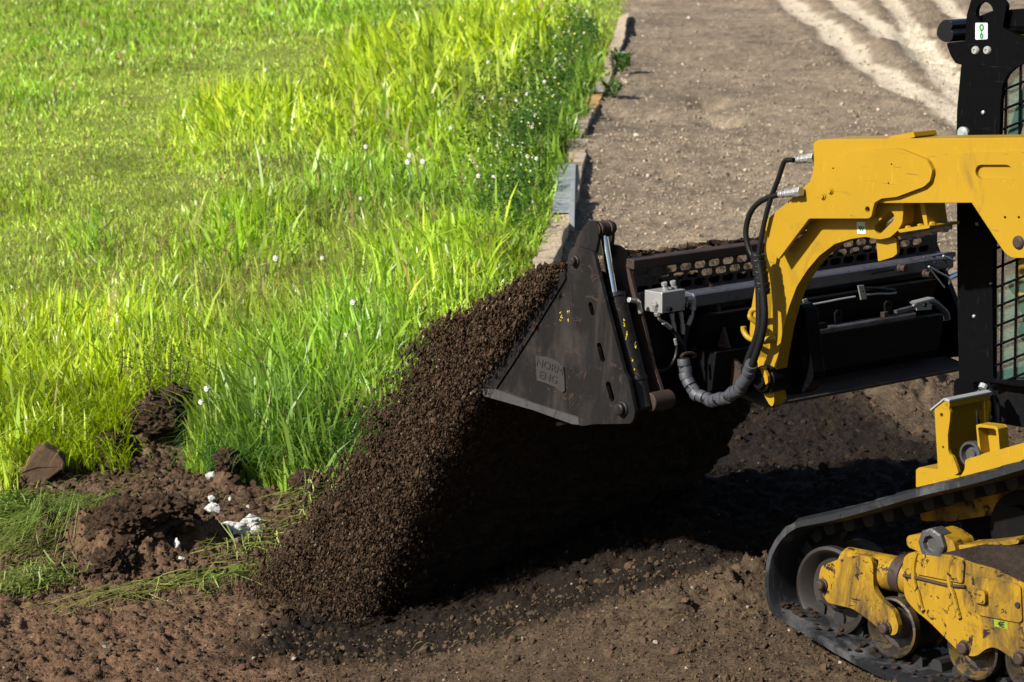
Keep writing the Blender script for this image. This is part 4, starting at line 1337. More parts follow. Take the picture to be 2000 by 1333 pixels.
# yellow front corner of the chassis above the track
VT = .14
fl = [(1825, 800), (1845, 784), (1851, 790), (1856, 806), (1855, 822), (1851, 850), (1852, 880), (1855, 888), (1861, 892), (1868, 910), (1872, 924), (1864, 929), (1846, 926), (1832, 917)]
prism_part('corner_bracket', fl, VT, .012, M['yellow'], ch, .004, .002, holes=[circ(mv(1839, 811, VT), .0065, 12), circ(mv(1842, 874, VT), .0045, 10)])
t0 = mv(1845, 784, VT)
def tp(a, b, v): c = mv(a, b, v); return L(c[0], v, c[1])
# box of the bracket: the face across the machine, cap, far flange
q0 = mv(1826, 798, VT); q1 = mv(1832, 917, VT)
vf = mu(1912, 780, q0[0] - .02)[0]
bm = bmesh.new(); add_prism(bm, [(q0[0], q0[1]), (q0[0] - .006, q0[1]), (q1[0] - .006, q1[1]), (q1[0], q1[1])], VT + .012, vf); bm_obj('front_web', bm, M['yellow'], ch, bev=.001)
bm = bmesh.new(); add_prism(bm, [(u_, w_) for u_, w_ in PX(fl[:12], VT)], vf, vf + .012, [circ(mv(1839, 811, VT), .0065, 12)]); bm_obj('corner_bracket', bm, M['yellow'], ch, bev=.002)
capm = [mv(1818, 797, VT), mv(1844, 771, VT), mv(1847, 776, VT), mv(1822, 800, VT)]
k0 = mv(1818, 799, VT); k1 = mv(1845, 777, VT); k2 = mv(1852, 785, VT)
bm = bmesh.new(); add_prism(bm, [k0, k1, (k1[0], k1[1] - .008), (k0[0], k0[1] - .008)], VT - .004, vf + .014); bm_obj('bracket_cap', bm, M['galv'], ch, bev=.002)
bm = bmesh.new(); add_prism(bm, [(k1[0] - .001, k1[1]), (k1[0] - .022, k1[1] - .004), (k1[0] - .022, k1[1] - .012), (k1[0] - .001, k1[1] - .010)], VT - .004, vf + .014); bm_obj('bracket_cap', bm, M['galv'], ch, bev=.002)
bm = bmesh.new(); add_prism(bm, [(k1[0] - .003, k1[1] - .011), (k1[0] - .020, k1[1] - .013), (k1[0] - .020, k1[1] - .030), (k1[0] - .003, k1[1] - .028)], VT, vf + .010); bm_obj('bracket_lip', bm, M['yellow'], ch, bev=.002)
prism_part('base_flange', [(1789, 918), (1796, 913), (1832, 917), (1850, 927), (1874, 930), (1874, 940), (1789, 952)], VT - .002, .20, M['yellow'], ch, .004, .003)
fb = [(1885, 900), (1888, 897), (2000, 865), (2140, 825), (2140, 900), (2000, 900), (1875, 932), (1884, 918)]
prism_part('fender', fb, VT - .05, .02, M['yellow'], ch, .006, .004)
# smaller open box
vbx = VT + .03
s = PX([(1906, 831), (1911, 829), (1944, 833), (1949, 838), (1953, 882), (1912, 897)], vbx)
i_ = PX([(1910, 837), (1914, 835), (1941, 838), (1945, 842), (1948, 878), (1916, 888)], vbx)
bm = bmesh.new(); add_prism(bm, s, vbx, vbx + .045, [i_]); bm_obj('step_box', bm, M['yellow'], ch, bev=.001)
bm = bmesh.new(); add_prism(bm, s, vbx + .046, vbx + .05); bm_obj('step_box_back', bm, M['yellow'], ch, bev=.001)
c = mv(1896, 888, VT + .03); bm = bmesh.new()
add_lathe(bm, L(c[0], VT + .06, c[1]), L(0, -1, 0), [(0, .040), (.03, .043), (.036, .041), (.036, .034), (.018, .030), (.018, .014), (.026, .012)], 32)
bm_obj('lamp', bm, M['nut'], ch, smooth=True)
# ------------------------------------------------------------------ falling soil and loose soil
OCT_V = np.array([[1, 0, 0], [-1, 0, 0], [0, 1, 0], [0, -1, 0], [0, 0, 1], [0, 0, -1]], float)
OCT_F = np.array([[0, 2, 4], [2, 1, 4], [1, 3, 4], [3, 0, 4], [2, 0, 5], [1, 2, 5], [3, 1, 5], [0, 3, 5]])
ph = (1 + 5 ** .5) / 2
ICO_V = np.array([[-1, ph, 0], [1, ph, 0], [-1, -ph, 0], [1, -ph, 0], [0, -1, ph], [0, 1, ph], [0, -1, -ph], [0, 1, -ph], [ph, 0, -1], [ph, 0, 1], [-ph, 0, -1], [-ph, 0, 1]]) / math.hypot(1, ph)
ICO_F = np.array([[0, 11, 5], [0, 5, 1], [0, 1, 7], [0, 7, 10], [0, 10, 11], [1, 5, 9], [5, 11, 4], [11, 10, 2], [10, 7, 6], [7, 1, 8], [3, 9, 4], [3, 4, 2], [3, 2, 6], [3, 6, 8], [3, 8, 9], [4, 9, 5], [2, 4, 11], [6, 2, 10], [8, 6, 7], [9, 8, 1]])


def rand_rot(n):
    q = rng.normal(size=(n, 4)); q /= np.linalg.norm(q, axis=1)[:, None]
    w, x, y, z = q.T
    return np.stack([1 - 2 * (y * y + z * z), 2 * (x * y - z * w), 2 * (x * z + y * w), 2 * (x * y + z * w), 1 - 2 * (x * x + z * z), 2 * (y * z - x * w),
                     2 * (x * z - y * w), 2 * (y * z + x * w), 1 - 2 * (x * x + y * y)], -1).reshape(n, 3, 3)


def lumps(name, P, r, col, material, base='oct', flat_=(.6, 1.2), jit=.25, along=None):
    n = len(P)
    BV, BF = (OCT_V, OCT_F) if base == 'oct' else (ICO_V, ICO_F)
    sc = rng.uniform(flat_[0], flat_[1], (n, 3)) * r[:, None]
    V = BV[None] * (1 + rng.uniform(-jit, jit, (n, len(BV), 1))) * sc[:, None, :]
    V = np.einsum('nij,nkj->nki', rand_rot(n), V)
    if along is not None:
        d = along / np.linalg.norm(along, axis=-1, keepdims=True)
        V = V + (V @ d[..., None] * 1.0 if d.ndim == 1 else np.einsum('nki,ni->nk', V, d)[..., None]) * (d[:, None, :] if d.ndim > 1 else d) * 0.9
    V = V + P[:, None]
    F = BF[None] + (np.arange(n) * len(BV))[:, None, None]
    C = np.repeat(col, len(BV), 0)
    return np_mesh(name, V.reshape(-1, 3), F.reshape(-1, 3), material, C)


# profile of the falling curtain at its near end, in (u, w)
LEFT = [mv(a, b, 0) for a, b in [(1100, 514), (1062, 532), (1010, 568), (955, 600), (890, 642), (862, 668), (835, 710), (805, 770), (780, 830), (752, 880), (700, 960), (650, 1040), (590, 1105), (545, 1170), (500, 1240)]]
RIGHT = [mv(a, b, 0) for a, b in [(1104, 545), (1060, 600), (1000, 690), (960, 745), (938, 790), (905, 850), (872, 910), (840, 970), (812, 1030), (788, 1080), (765, 1130), (745, 1175), (725, 1225)]]


def resamp(P, n):
    P = np.array(P); d = np.r_[0, np.cumsum(np.linalg.norm(np.diff(P, axis=0), axis=1))]
    t = np.linspace(0, d[-1], n)
    return np.stack([np.interp(t, d, P[:, 0]), np.interp(t, d, P[:, 1])], -1)


NL = 150
Lc, Rc = resamp(LEFT, NL), resamp(RIGHT, NL)


def curtain_core():
    nv = 120; nq = 14
    s = np.linspace(0, 1, NL)
    v = np.linspace(-.01, 1.70, nv)
    SS, VV = np.meshgrid(s, v, indexing='ij')
    # the dense core fills less of the width lower down
    inset_l = 0.05 + 0.52 * s ** 1.2
    A = Lc + (Rc - Lc) * inset_l[:, None]
    B = Lc + (Rc - Lc) * 0.93
    prof = []
    for k in range(nq):
        t = k / (nq - 1); prof.append(A + (B - A) * t)
    # closed loop around: left sheet, right sheet, caps closed by grid over (s, q) at both v ends
    vs, fs = [], []
    def grid(P):  # P [a, b, 3]
        a, b = P.shape[:2]; base = sum(len(x) for x in vs)
        vs.append(P.reshape(-1, 3)); i = np.arange(a * b).reshape(a, b) + base
        fs.append(np.stack([i[:-1, :-1], i[:-1, 1:], i[1:, 1:], i[1:, :-1]], -1).reshape(-1, 4))
    def W(uv, v):
        return ORG + uv[..., :1] * FU + v[..., None] * LV + np.concatenate([0 * uv[..., :1], 0 * uv[..., :1], uv[..., 1:]], -1)
    grid(W(np.repeat(A[:, None], nv, 1), np.repeat(v[None], NL, 0)))
    grid(W(np.repeat(B[:, None], nv, 1), np.repeat(v[None], NL, 0)))
    Q = np.stack(prof, 1)
    grid(W(Q, np.full(Q.shape[:2], v[0]))); grid(W(Q, np.full(Q.shape[:2], v[-1])))
    grid(W(np.repeat(Q[:1][0][:, None], nv, 1), np.repeat(v[None], nq, 0)))
    V = np.concatenate(vs); F = np.concatenate(fs)
    x, y, z = V.T
    n = fbm(x * 14 + z * 9, y * 14 - z * 11, 4, 5) - .5; m = fbm(x * 14 - z * 23, y * 14 + z * 17, 4, 15) - .5
    V = V + FU * (n * .09)[:, None] + np.array([0, 0, 1]) * (m * .05)[:, None] - LV * (m * .09)[:, None]
    return V, F


V, F = curtain_core()
o = np_mesh('falling_soil', V, F, M['soil'], None, smooth=False)
top(o, 'dark brown soil pouring off the bucket edge in a dense fall', 'soil', kind='stuff')

N1 = 125000
s = rng.random(N1) ** 0.85
i = np.clip((s * (NL - 1)).astype(int), 0, NL - 1)
nearend = rng.random(N1) < .62
v = np.where(nearend, rng.normal(-.02, .035 + .07 * s, N1), rng.uniform(0, 1.75, N1))
thick = np.linalg.norm(Rc[i] - Lc[i], axis=1)
t = np.where(nearend, rng.beta(1.25, 1.1, N1) * 1.06 - .03, rng.beta(1.0, 4.5, N1) * (.25 + .6 * s) - .02)
tail = rng.random(N1) < (.08 + .26 * s)
t = np.where(tail, -rng.exponential(.03 + .13 * s, N1), t)
# a wavy, clumpy edge
edge = (fbm(s * 22, v * 3, 4, 77) - .5) * (.22 + .25 * s)
t = t + edge * (1 - np.clip(t, 0, 1))
uv = Lc[i] + (Rc[i] - Lc[i]) * t[:, None]
P = ORG + FU * uv[:, :1] + LV * v[:, None] + np.stack([0 * v, 0 * v, uv[:, 1]], -1)
P += rng.normal(0, .006, P.shape)
keep = P[:, 2] > height(P[:, 0], P[:, 1]) - .01
keep &= rng.random(N1) < np.where(t < 0.25, 1.0, 1.0)
P = P[keep]; s_ = s[keep]
r = rng.lognormal(math.log(.0026), .55, len(P)); r = np.clip(r, .0016, .014)
c = np.array([.046, .029, .018]) * rng.uniform(.55, 1.5, (len(P), 1)) * (1 + rng.normal(0, .05, (len(P), 3)))
big = rng.random(len(P)) < .006
c[big] = np.array([.20, .16, .12])
dirn = -FU * -.35 + np.array([0, 0, -1.0])
o = lumps('falling_soil_grains', P, r, np.clip(c, 0, 1), M['grain'], 'oct', along=np.array([FU[0] * .45, FU[1] * .45, -.9]) )
top(o, 'loose crumbs of soil flying down along the soil fall', 'soil', kind='stuff')
# grains packed along the top of the load where it leaves the bucket
# clods lying on the ground
def ground_pts(n, box, py_pow=1.0, test=None):
    x = rng.uniform(box[0], box[2], n); y = box[1] + (box[3] - box[1]) * rng.random(n) ** py_pow
    out = np.array([gnd(a, b)[:2] for a, b in zip(x, y)])
    return out


def scatter_lumps(name, n, box, size, col, mat_, label, base='ico', sink=.3, var=.35, test=None, cat='soil', sd=.5):
    p = ground_pts(n, box)
    sm_ = dirt_mask(p[:, 0], p[:, 1]) > .02
    p = p[sm_]
    if test is not None: p = p[test(p)]
    r = rng.lognormal(math.log(size), sd, len(p)); r = np.clip(r, size * .4, size * 3.2)
    r = r * np.clip(p[:, 1] / 11, 1, 2.2)
    z = height(p[:, 0], p[:, 1]) + r * (.5 - sink)
    P = np.concatenate([p, z[:, None]], 1)
    c = np.array(col) * rng.uniform(1 - var, 1 + var, (len(p), 1)) * (1 + rng.normal(0, .04, (len(p), 3)))
    in_fresh_shade = in_poly(p[:, 0], p[:, 1], FRESH_SHADE) & (p[:, 1] > 11.3)
    c = np.where(in_fresh_shade[:, None], c * .36, c)  # lumps in the patch darkened too, carrying on the painted shadow
    o = lumps(name, P, r, np.clip(c, 0, 1), mat_, base)
    return top(o, label, cat, kind='stuff')


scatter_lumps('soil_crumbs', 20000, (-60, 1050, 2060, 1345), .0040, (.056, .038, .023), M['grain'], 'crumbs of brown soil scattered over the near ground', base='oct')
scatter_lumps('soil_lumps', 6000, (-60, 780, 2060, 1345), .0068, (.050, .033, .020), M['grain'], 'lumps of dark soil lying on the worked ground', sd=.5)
scatter_lumps('road_crumbs', 10000, (1060, -10, 1900, 520), .0048, (.20, .16, .112), M['grain'], 'pale dry crumbs scattered on the soil road', base='oct', sd=.4, var=.3)
scatter_lumps('pebbles', 520, (-60, 900, 2060, 1345), .0046, (.17, .14, .11), M['pebble'], 'small pale pebbles scattered in the near soil', cat='pebbles', sd=.45)
scatter_lumps('road_pebbles', 900, (1060, -10, 1900, 700), .0050, (.30, .25, .19), M['pebble'], 'pale pebbles and chips dotted over the soil road', cat='pebbles', sd=.4)


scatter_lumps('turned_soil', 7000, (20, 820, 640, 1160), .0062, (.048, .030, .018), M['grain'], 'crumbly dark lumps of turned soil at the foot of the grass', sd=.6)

# ------------------------------------------------------------------ stones and clods, each on its own
def stone_mesh(seed, res=4, sc=(1, 1, 1), rough=.22, freq=1.6, crumbly=0.0):
    bm = bmesh.new(); bmesh.ops.create_icosphere(bm, subdivisions=res, radius=1)
    off = Vector((seed * 3.7, seed * 1.3, seed * 7.1))
    for v in bm.verts:
        p = v.co.copy()
        n = mnoise.fractal(p * freq + off, .9, 2.0, 3)
        q = p * (1 + rough * n)
        if crumbly: q = q + p * crumbly * (mnoise.fractal(p * 5 + off, .7, 2.1, 3)) + p * crumbly * .8 * abs(mnoise.noise(p * 13 + off))
        # facets
        for k in range(5):
            d = Vector((math.sin(seed + k * 2.4), math.cos(seed * 1.7 + k * 1.9), math.sin(k * 1.3 + seed * .6))).normalized()
            ex = q.dot(d) - .74
            if ex > 0 and not crumbly: q = q - d * ex * .85
        v.co = Vector((q.x * sc[0], q.y * sc[1], q.z * sc[2]))
    return bm


def place_stone(name, px, py, w_px, h_px, seed, material, label, cat, group=None, rz=0, res=4, crumbly=0.0, rough=.22, sink=.25, smooth=True):
    """px, py = the middle of the stone's foot on the ground"""
    g = gnd(px, py); k = FPX / g[1]
    if name == 'white_stone': w_px *= 1.3; h_px *= 1.3
    hw = w_px / k / 2; hh = h_px / k / 2
    bm = stone_mesh(seed, res, (hw, hw * .8, hh * 1.15), rough, 1.6, crumbly)
    o = bm_obj(name, bm, material, None, smooth=smooth)
    z = float(height(g[0], g[1]))
    o.location = (g[0], g[1], z + hh * (1 - sink) * .85)
    o.rotation_euler = (0, 0, rz)
    return top(o, label, cat, group)


# brown slab of rock by the grass
bm = bmesh.new()
sl_ = [(-.13, -.03), (-.10, .04), (-.045, .12), (-.01, .135), (.055, .10), (.085, .06), (.075, .035), (-.02, -.035), (-.11, -.055)]
g = gnd(92, 955)
A = [bm.verts.new(Vector((x * 1.0, 0.0 + z * .15, z))) for x, z in sl_]
B = [bm.verts.new(Vector((x * 1.0 - .02, .16 + z * .15, z * .86 + .01))) for x, z in sl_]
bm.faces.new(A[::-1]); bm.faces.new(B)
for k in range(len(A)): bm.faces.new([A[k], A[(k + 1) % len(A)], B[(k + 1) % len(A)], B[k]])
o = bm_obj('rock', bm, M['rock'], None, bev=.008)
o.location = (g[0], g[1], float(height(g[0], g[1])) + .035)
top(o, 'angular brown rock leaning against the edge of the tall grass', 'rock')
WS = [(455, 1062, 50, 36, 'largest chalky white stone, beside the dark clod of soil'), (492, 1030, 42, 20, 'flat white stone just behind the largest white stone'),
      (489, 1052, 16, 12, 'small white stone at the right side of the largest white stone'), (500, 1044, 18, 12, 'small white stone right of and behind the largest white stone'),
      (415, 1008, 26, 16, 'flat white chip upper left of the large white stones'), (412, 952, 16, 14, 'white stone at the foot of the small turf clod'),
      (414, 990, 13, 12, 'tiny white stone between the turf clod and the flat chip'), (347, 1102, 13, 18, 'upright bluish white stone at the right foot of the soil mound'),
      (354, 1115, 12, 9, 'tiny white stone just in front of the upright bluish stone'), (486, 998, 12, 9, 'tiny white stone behind the pair of large white stones'),
      (450, 979, 7, 10, 'tiny upright white stone right of the turf clod foot'), (1566, 1314, 14, 10, 'pale grey stone on the soil in front of the rubber track')]
WS = WS[:-1]
for k, (a, b, w, h, lab) in enumerate(WS):
    place_stone('white_stone', a, b, w, h, 3 + k, M['white_stone'], lab, 'stone', 'white stones in the turned soil', rz=k * .7, res=3 if w < 20 else 4, rough=.35)
place_stone('flat_stone', 382, 1062, 34, 24, 31, M['rock'], 'flat reddish brown stone between the soil mound and the white stones', 'stone', None, .3)
place_stone('soil_clod', 250, 1100, 150, 84, 41, M['clod'], 'largest clod of dark fibrous soil, in the middle of the turned earth', 'soil clod', None, .2, 5, .20, .3, .75)
place_stone('soil_clod', 370, 1062, 76, 70, 43, M['clod'], 'dark soil clod right of the largest clod, by the white stones', 'soil clod', None, .5, 5, .20, .3, .75)
place_stone('soil_clod', 175, 1085, 78, 62, 45, M['clod'], 'dark soil clod at the left end, under the cut grass', 'soil clod', None, 1.1, 5, .20, .3, .75)
place_stone('soil_clod', 446, 955, 56, 46, 47, M['clod'], 'small round turf clod at the foot of the tall grass clump', 'soil clod', None, .7, 5, .18, .25, .25)
place_stone('soil_clod', 600, 985, 66, 40, 49, M['clod'], 'flat dark clod between the tall grass clump and the falling soil', 'soil clod', None, .1, 5, .2, .25, .35)
place_stone('soil_clod', 215, 905, 66, 46, 51, M['clod'], 'dark clod next to the angular brown rock', 'soil clod', None, .9, 5, .2, .25, .35)
place_stone('soil_clod', 300, 880, 110, 66, 53, M['clod'], 'broad dark clod below the leafy weeds at the top of the cut bank', 'soil clod', None, .4, 5, .2, .3, .75)
place_stone('soil_clod', 320, 1088, 120, 70, 55, M['clod'], 'long low clod of torn turf joining the two middle clods', 'soil clod', None, .1, 5, .2, .3, .7)
place_stone('soil_clod', 225, 1125, 110, 60, 57, M['clod'], 'low crumbly clod in front of the largest clod', 'soil clod', None, 1.3, 5, .2, .3, .7)
place_stone('soil_clod', 345, 850, 90, 70, 59, M['clod'], 'dark overhanging clod at the top of the cut bank under the weeds', 'soil clod', None, 1.3, 5, .2, .3, .5)
# two crumbs seen in the air left of the fall
for (a, b, w, lab) in ((740, 890, 0, ''),): pass
for k, (a, b, w, lab) in enumerate(((732, 860, 14, 'lump of soil flying in front of the grass, left of the fall'), (726, 838, 9, 'smaller lump of soil in the air above the other flying lump'))):
    c = mv(a, b, .3); p = world_of(c[0], .3, c[1]); rr_ = w / 2 / 540
    bm = stone_mesh(60 + k, 3, (rr_, rr_, rr_ * .85), .3); o = bm_obj('flying_clod', bm, M['soil'], None, smooth=True); o.location = p
    top(o, lab, 'soil clod')

# ------------------------------------------------------------------ timber edging along the road
def board(name, pts, width, thick, material, label, cat, lift=0.0, group=None, tilt=0.0, hgt=None):
    """pts: photo pixels of the middle of the top face, near to far"""
    bm = bmesh.new(); rings = []
    hz = thick if hgt is None else hgt
    W_ = []
    for a, b in pts:
        p = gnd(a, b, .06 + lift)
        W_.append(Vector(p))
    n = len(W_)
    for i_, p in enumerate(W_):
        d = (W_[min(i_ + 1, n - 1)] - W_[max(i_ - 1, 0)]).normalized()
        sd = Vector((d.y, -d.x, 0)).normalized()
        up_ = Vector((0, 0, 1)); tl = tilt * i_ / max(1, n - 1)
        sd2 = (sd * math.cos(tl) + up_ * math.sin(tl))
        rings.append([bm.verts.new(p + sd2 * w_ + up_ * z_) for w_, z_ in ((-width / 2, 0), (width / 2, 0), (width / 2, -hz), (-width / 2, -hz))])
    for a, b in zip(rings[:-1], rings[1:]):
        for k in range(4): bm.faces.new([a[k], a[(k + 1) % 4], b[(k + 1) % 4], b[k]])
    bm.faces.new(rings[0]); bm.faces.new(rings[-1])
    bmesh.ops.subdivide_edges(bm, edges=bm.edges[:], cuts=5, use_grid_fill=True)
    for v in bm.verts:
        v.co += Vector((mnoise.noise(v.co * 3.1), 0, mnoise.noise(v.co * 4.3 + Vector((5, 1, 2))))) * .022
    o = bm_obj(name, bm, material, None, bev=.004)
    # put the origin at the board's near end, with local x along it
    m0 = W_[0]; d = (W_[-1] - W_[0]); ang = math.atan2(d.y, d.x)
    T = Matrix.Translation(m0) @ Matrix.Rotation(ang, 4, 'Z')
    o.data.transform(T.inverted()); o.matrix_world = T
    return top(o, label, cat, group)


board('timber_board', [(1058, 522), (1090, 440), (1108, 385), (1128, 300), (1134, 272)], .13, .2, M['wood_grey'], 'weathered grey timber board rising behind the bucket tip', 'board', .01, hgt=.26)
board('timber_board', [(1150, 213), (1158, 196), (1167, 180)], .135, .14, M['wood_fresh'], 'short fresh orange timber board between two grey boards', 'board', .0, hgt=.2)
board('timber_board', [(1168, 178), (1178, 158), (1190, 130), (1194, 112), (1201, 96)], .125, .14, M['wood_grey'], 'bent grey timber board beyond the orange one', 'board', .01, tilt=.3, hgt=.2)
board('timber_board', [(1199, 97), (1208, 75), (1212, 55), (1220, 28)], .14, .14, M['wood_grey'], 'farthest twisted grey timber board of the edging', 'board', .03, tilt=.5, hgt=.2)
board('timber_board', [(1116, 285), (1128, 262), (1140, 236), (1150, 214)], .10, .1, M['wood_grey'], 'thin timber board half buried in soil between the steel channel and the orange board', 'board', .0, hgt=.15)
# steel channel capping the board
ch_o = Epart('steel_channel', None)
p0 = Vector(gnd(1100, 410, .11)); p1 = Vector(gnd(1106, 314, .11)); 
d = (p1 - p0); d.z = 0; ang = math.atan2(d.y, d.x)
ch_o.matrix_world = Matrix.Translation((p0.x, p0.y, float(height(p0.x, p0.y)))) @ Matrix.Rotation(ang, 4, 'Z')
LNc = d.length
bm = bmesh.new()
for q in ([(-.075, .10), (.075, .10), (.075, .106), (-.075, .106)], [(-.075, -.1), (-.069, -.1), (-.069, .099), (-.075, .099)], [(.069, -.1), (.075, -.1), (.075, .099), (.069, .099)]):
    A = [bm.verts.new(Vector((0, y_, z_))) for y_, z_ in q]; B = [bm.verts.new(Vector((LNc, y_, z_))) for y_, z_ in q]
    bm.faces.new(A); bm.faces.new(B[::-1])
    for k in range(4): bm.faces.new([A[k], A[(k + 1) % 4], B[(k + 1) % 4], B[k]])
bm_obj('channel', bm, M['galv'], ch_o, bev=.001)
top(ch_o, 'grey galvanised steel channel capping the near timber board', 'steel channel')
# steel stake standing against the board
p = gnd(1122, 452); bm = bmesh.new()
for k, (dx, dy, sx_, sy_) in enumerate(((0, 0, .045, 1.2),)):
    add_v = [(-.02, 0), (.02, 0), (.055, 1.5), (.025, 1.5)]
    A = [bm.verts.new(Vector((x_ - .02, y_, .10 if i_ < 2 else .17))) for i_, (x_, y_) in enumerate(add_v)]
    B = [bm.verts.new(Vector((x_ - .02, y_, -.05))) for x_, y_ in add_v]
    bm.faces.new(A); bm.faces.new(B[::-1])
    for q in range(4): bm.faces.new([A[q], A[(q + 1) % 4], B[(q + 1) % 4], B[q]])
o = bm_obj('steel_strip', bm, M['galv'], None, bev=.002); o.location = (p[0], p[1], float(height(p[0], p[1])))
top(o, 'dark grey steel strip lying along the right side of the near board', 'steel strip')
for a, b, lab in ((1163, 179, 'small grey steel clip where the orange and the bent board meet'), (1207, 104, 'small grey steel clip under the farthest board')):
    p = gnd(a, b, .075); bm = bmesh.new()
    bmesh.ops.create_cube(bm, size=1); 
    for v in bm.verts: v.co = Vector((v.co.x * .17, v.co.y * .10, v.co.z * .012))
    bmesh.ops.inset_individual(bm, faces=[f for f in bm.faces if f.normal.z > .5], thickness=.01, depth=.002)
    o = bm_obj('steel_clip', bm, M['galv'], None, bev=.002); o.location = (p[0], p[1], .083)
    top(o, lab, 'steel clip')
# ------------------------------------------------------------------ grass, weeds and flowers
# patches: photo pixel centre, half sizes, blade height (m), hue key, density
HUE = {'bright': np.array([.235, .345, .014]), 'lime': np.array([.32, .405, .012]), 'mid': np.array([.14, .27, .018]), 'deep': np.array([.07, .15, .014]),
       'lawn': np.array([.28, .37, .05]), 'olive': np.array([.20, .23, .04]), 'dry': np.array([.270, .220, .080]), 'blue': np.array([.080, .160, .035])}


def noise_px(px, py, sx, sy, s): return fbm(px / sx, py / sy, 3, s)


PATCH = [  # x, y, rx, ry, height, hue, weight
    (110, 800, 330, 180, .20, 'lime', 1.0), (40, 690, 240, 80, .14, 'lime', .8), (330, 660, 170, 90, .20, 'bright', .8), (200, 380, 260, 110, .035, 'lawn', 1.2), (150, 250, 240, 60, .03, 'lawn', .6), (480, 470, 150, 60, .30, 'bright', .9), (480, 500, 120, 40, .30, 'mid', .8),
    (600, 800, 170, 130, .30, 'mid', 1.0), (550, 900, 200, 70, .30, 'blue', .9), (700, 700, 140, 130, .26, 'mid', .8), (800, 560, 160, 90, .26, 'bright', .8), (930, 520, 80, 60, .28, 'bright', .8),
    (620, 260, 160, 60, .40, 'lime', 1.0), (440, 270, 100, 60, .38, 'lime', .9), (780, 190, 130, 80, .42, 'lime', 1.0), (930, 110, 130, 80, .45, 'lime', 1.0), (1040, 60, 90, 60, .40, 'lime', .8),
    (850, 290, 150, 60, .30, 'bright', .7), (720, 400, 180, 70, .24, 'mid', .9), (980, 420, 120, 110, .22, 'mid', .8), (430, 620, 110, 60, .14, 'olive', .9), (600, 560, 90, 50, .13, 'olive', .9), (940, 240, 70, 60, .16, 'olive', .9), (700, 470, 120, 50, .14, 'olive', .6), (330, 480, 110, 40, .10, 'olive', .7), (560, 640, 120, 60, .16, 'olive', .7), (660, 235, 50, 30, .16, 'olive', .9), (60, 400, 70, 40, .16, 'bright', .7),
    (180, 470, 50, 60, .30, 'mid', .6), (1120, 180, 70, 160, .26, 'deep', 1.2), (1060, 300, 90, 120, .24, 'deep', .9), (640, 30, 250, 50, .22, 'mid', .5), (200, 60, 260, 80, .12, 'mid', .7), (60, 200, 120, 60, .16, 'mid', .6)]


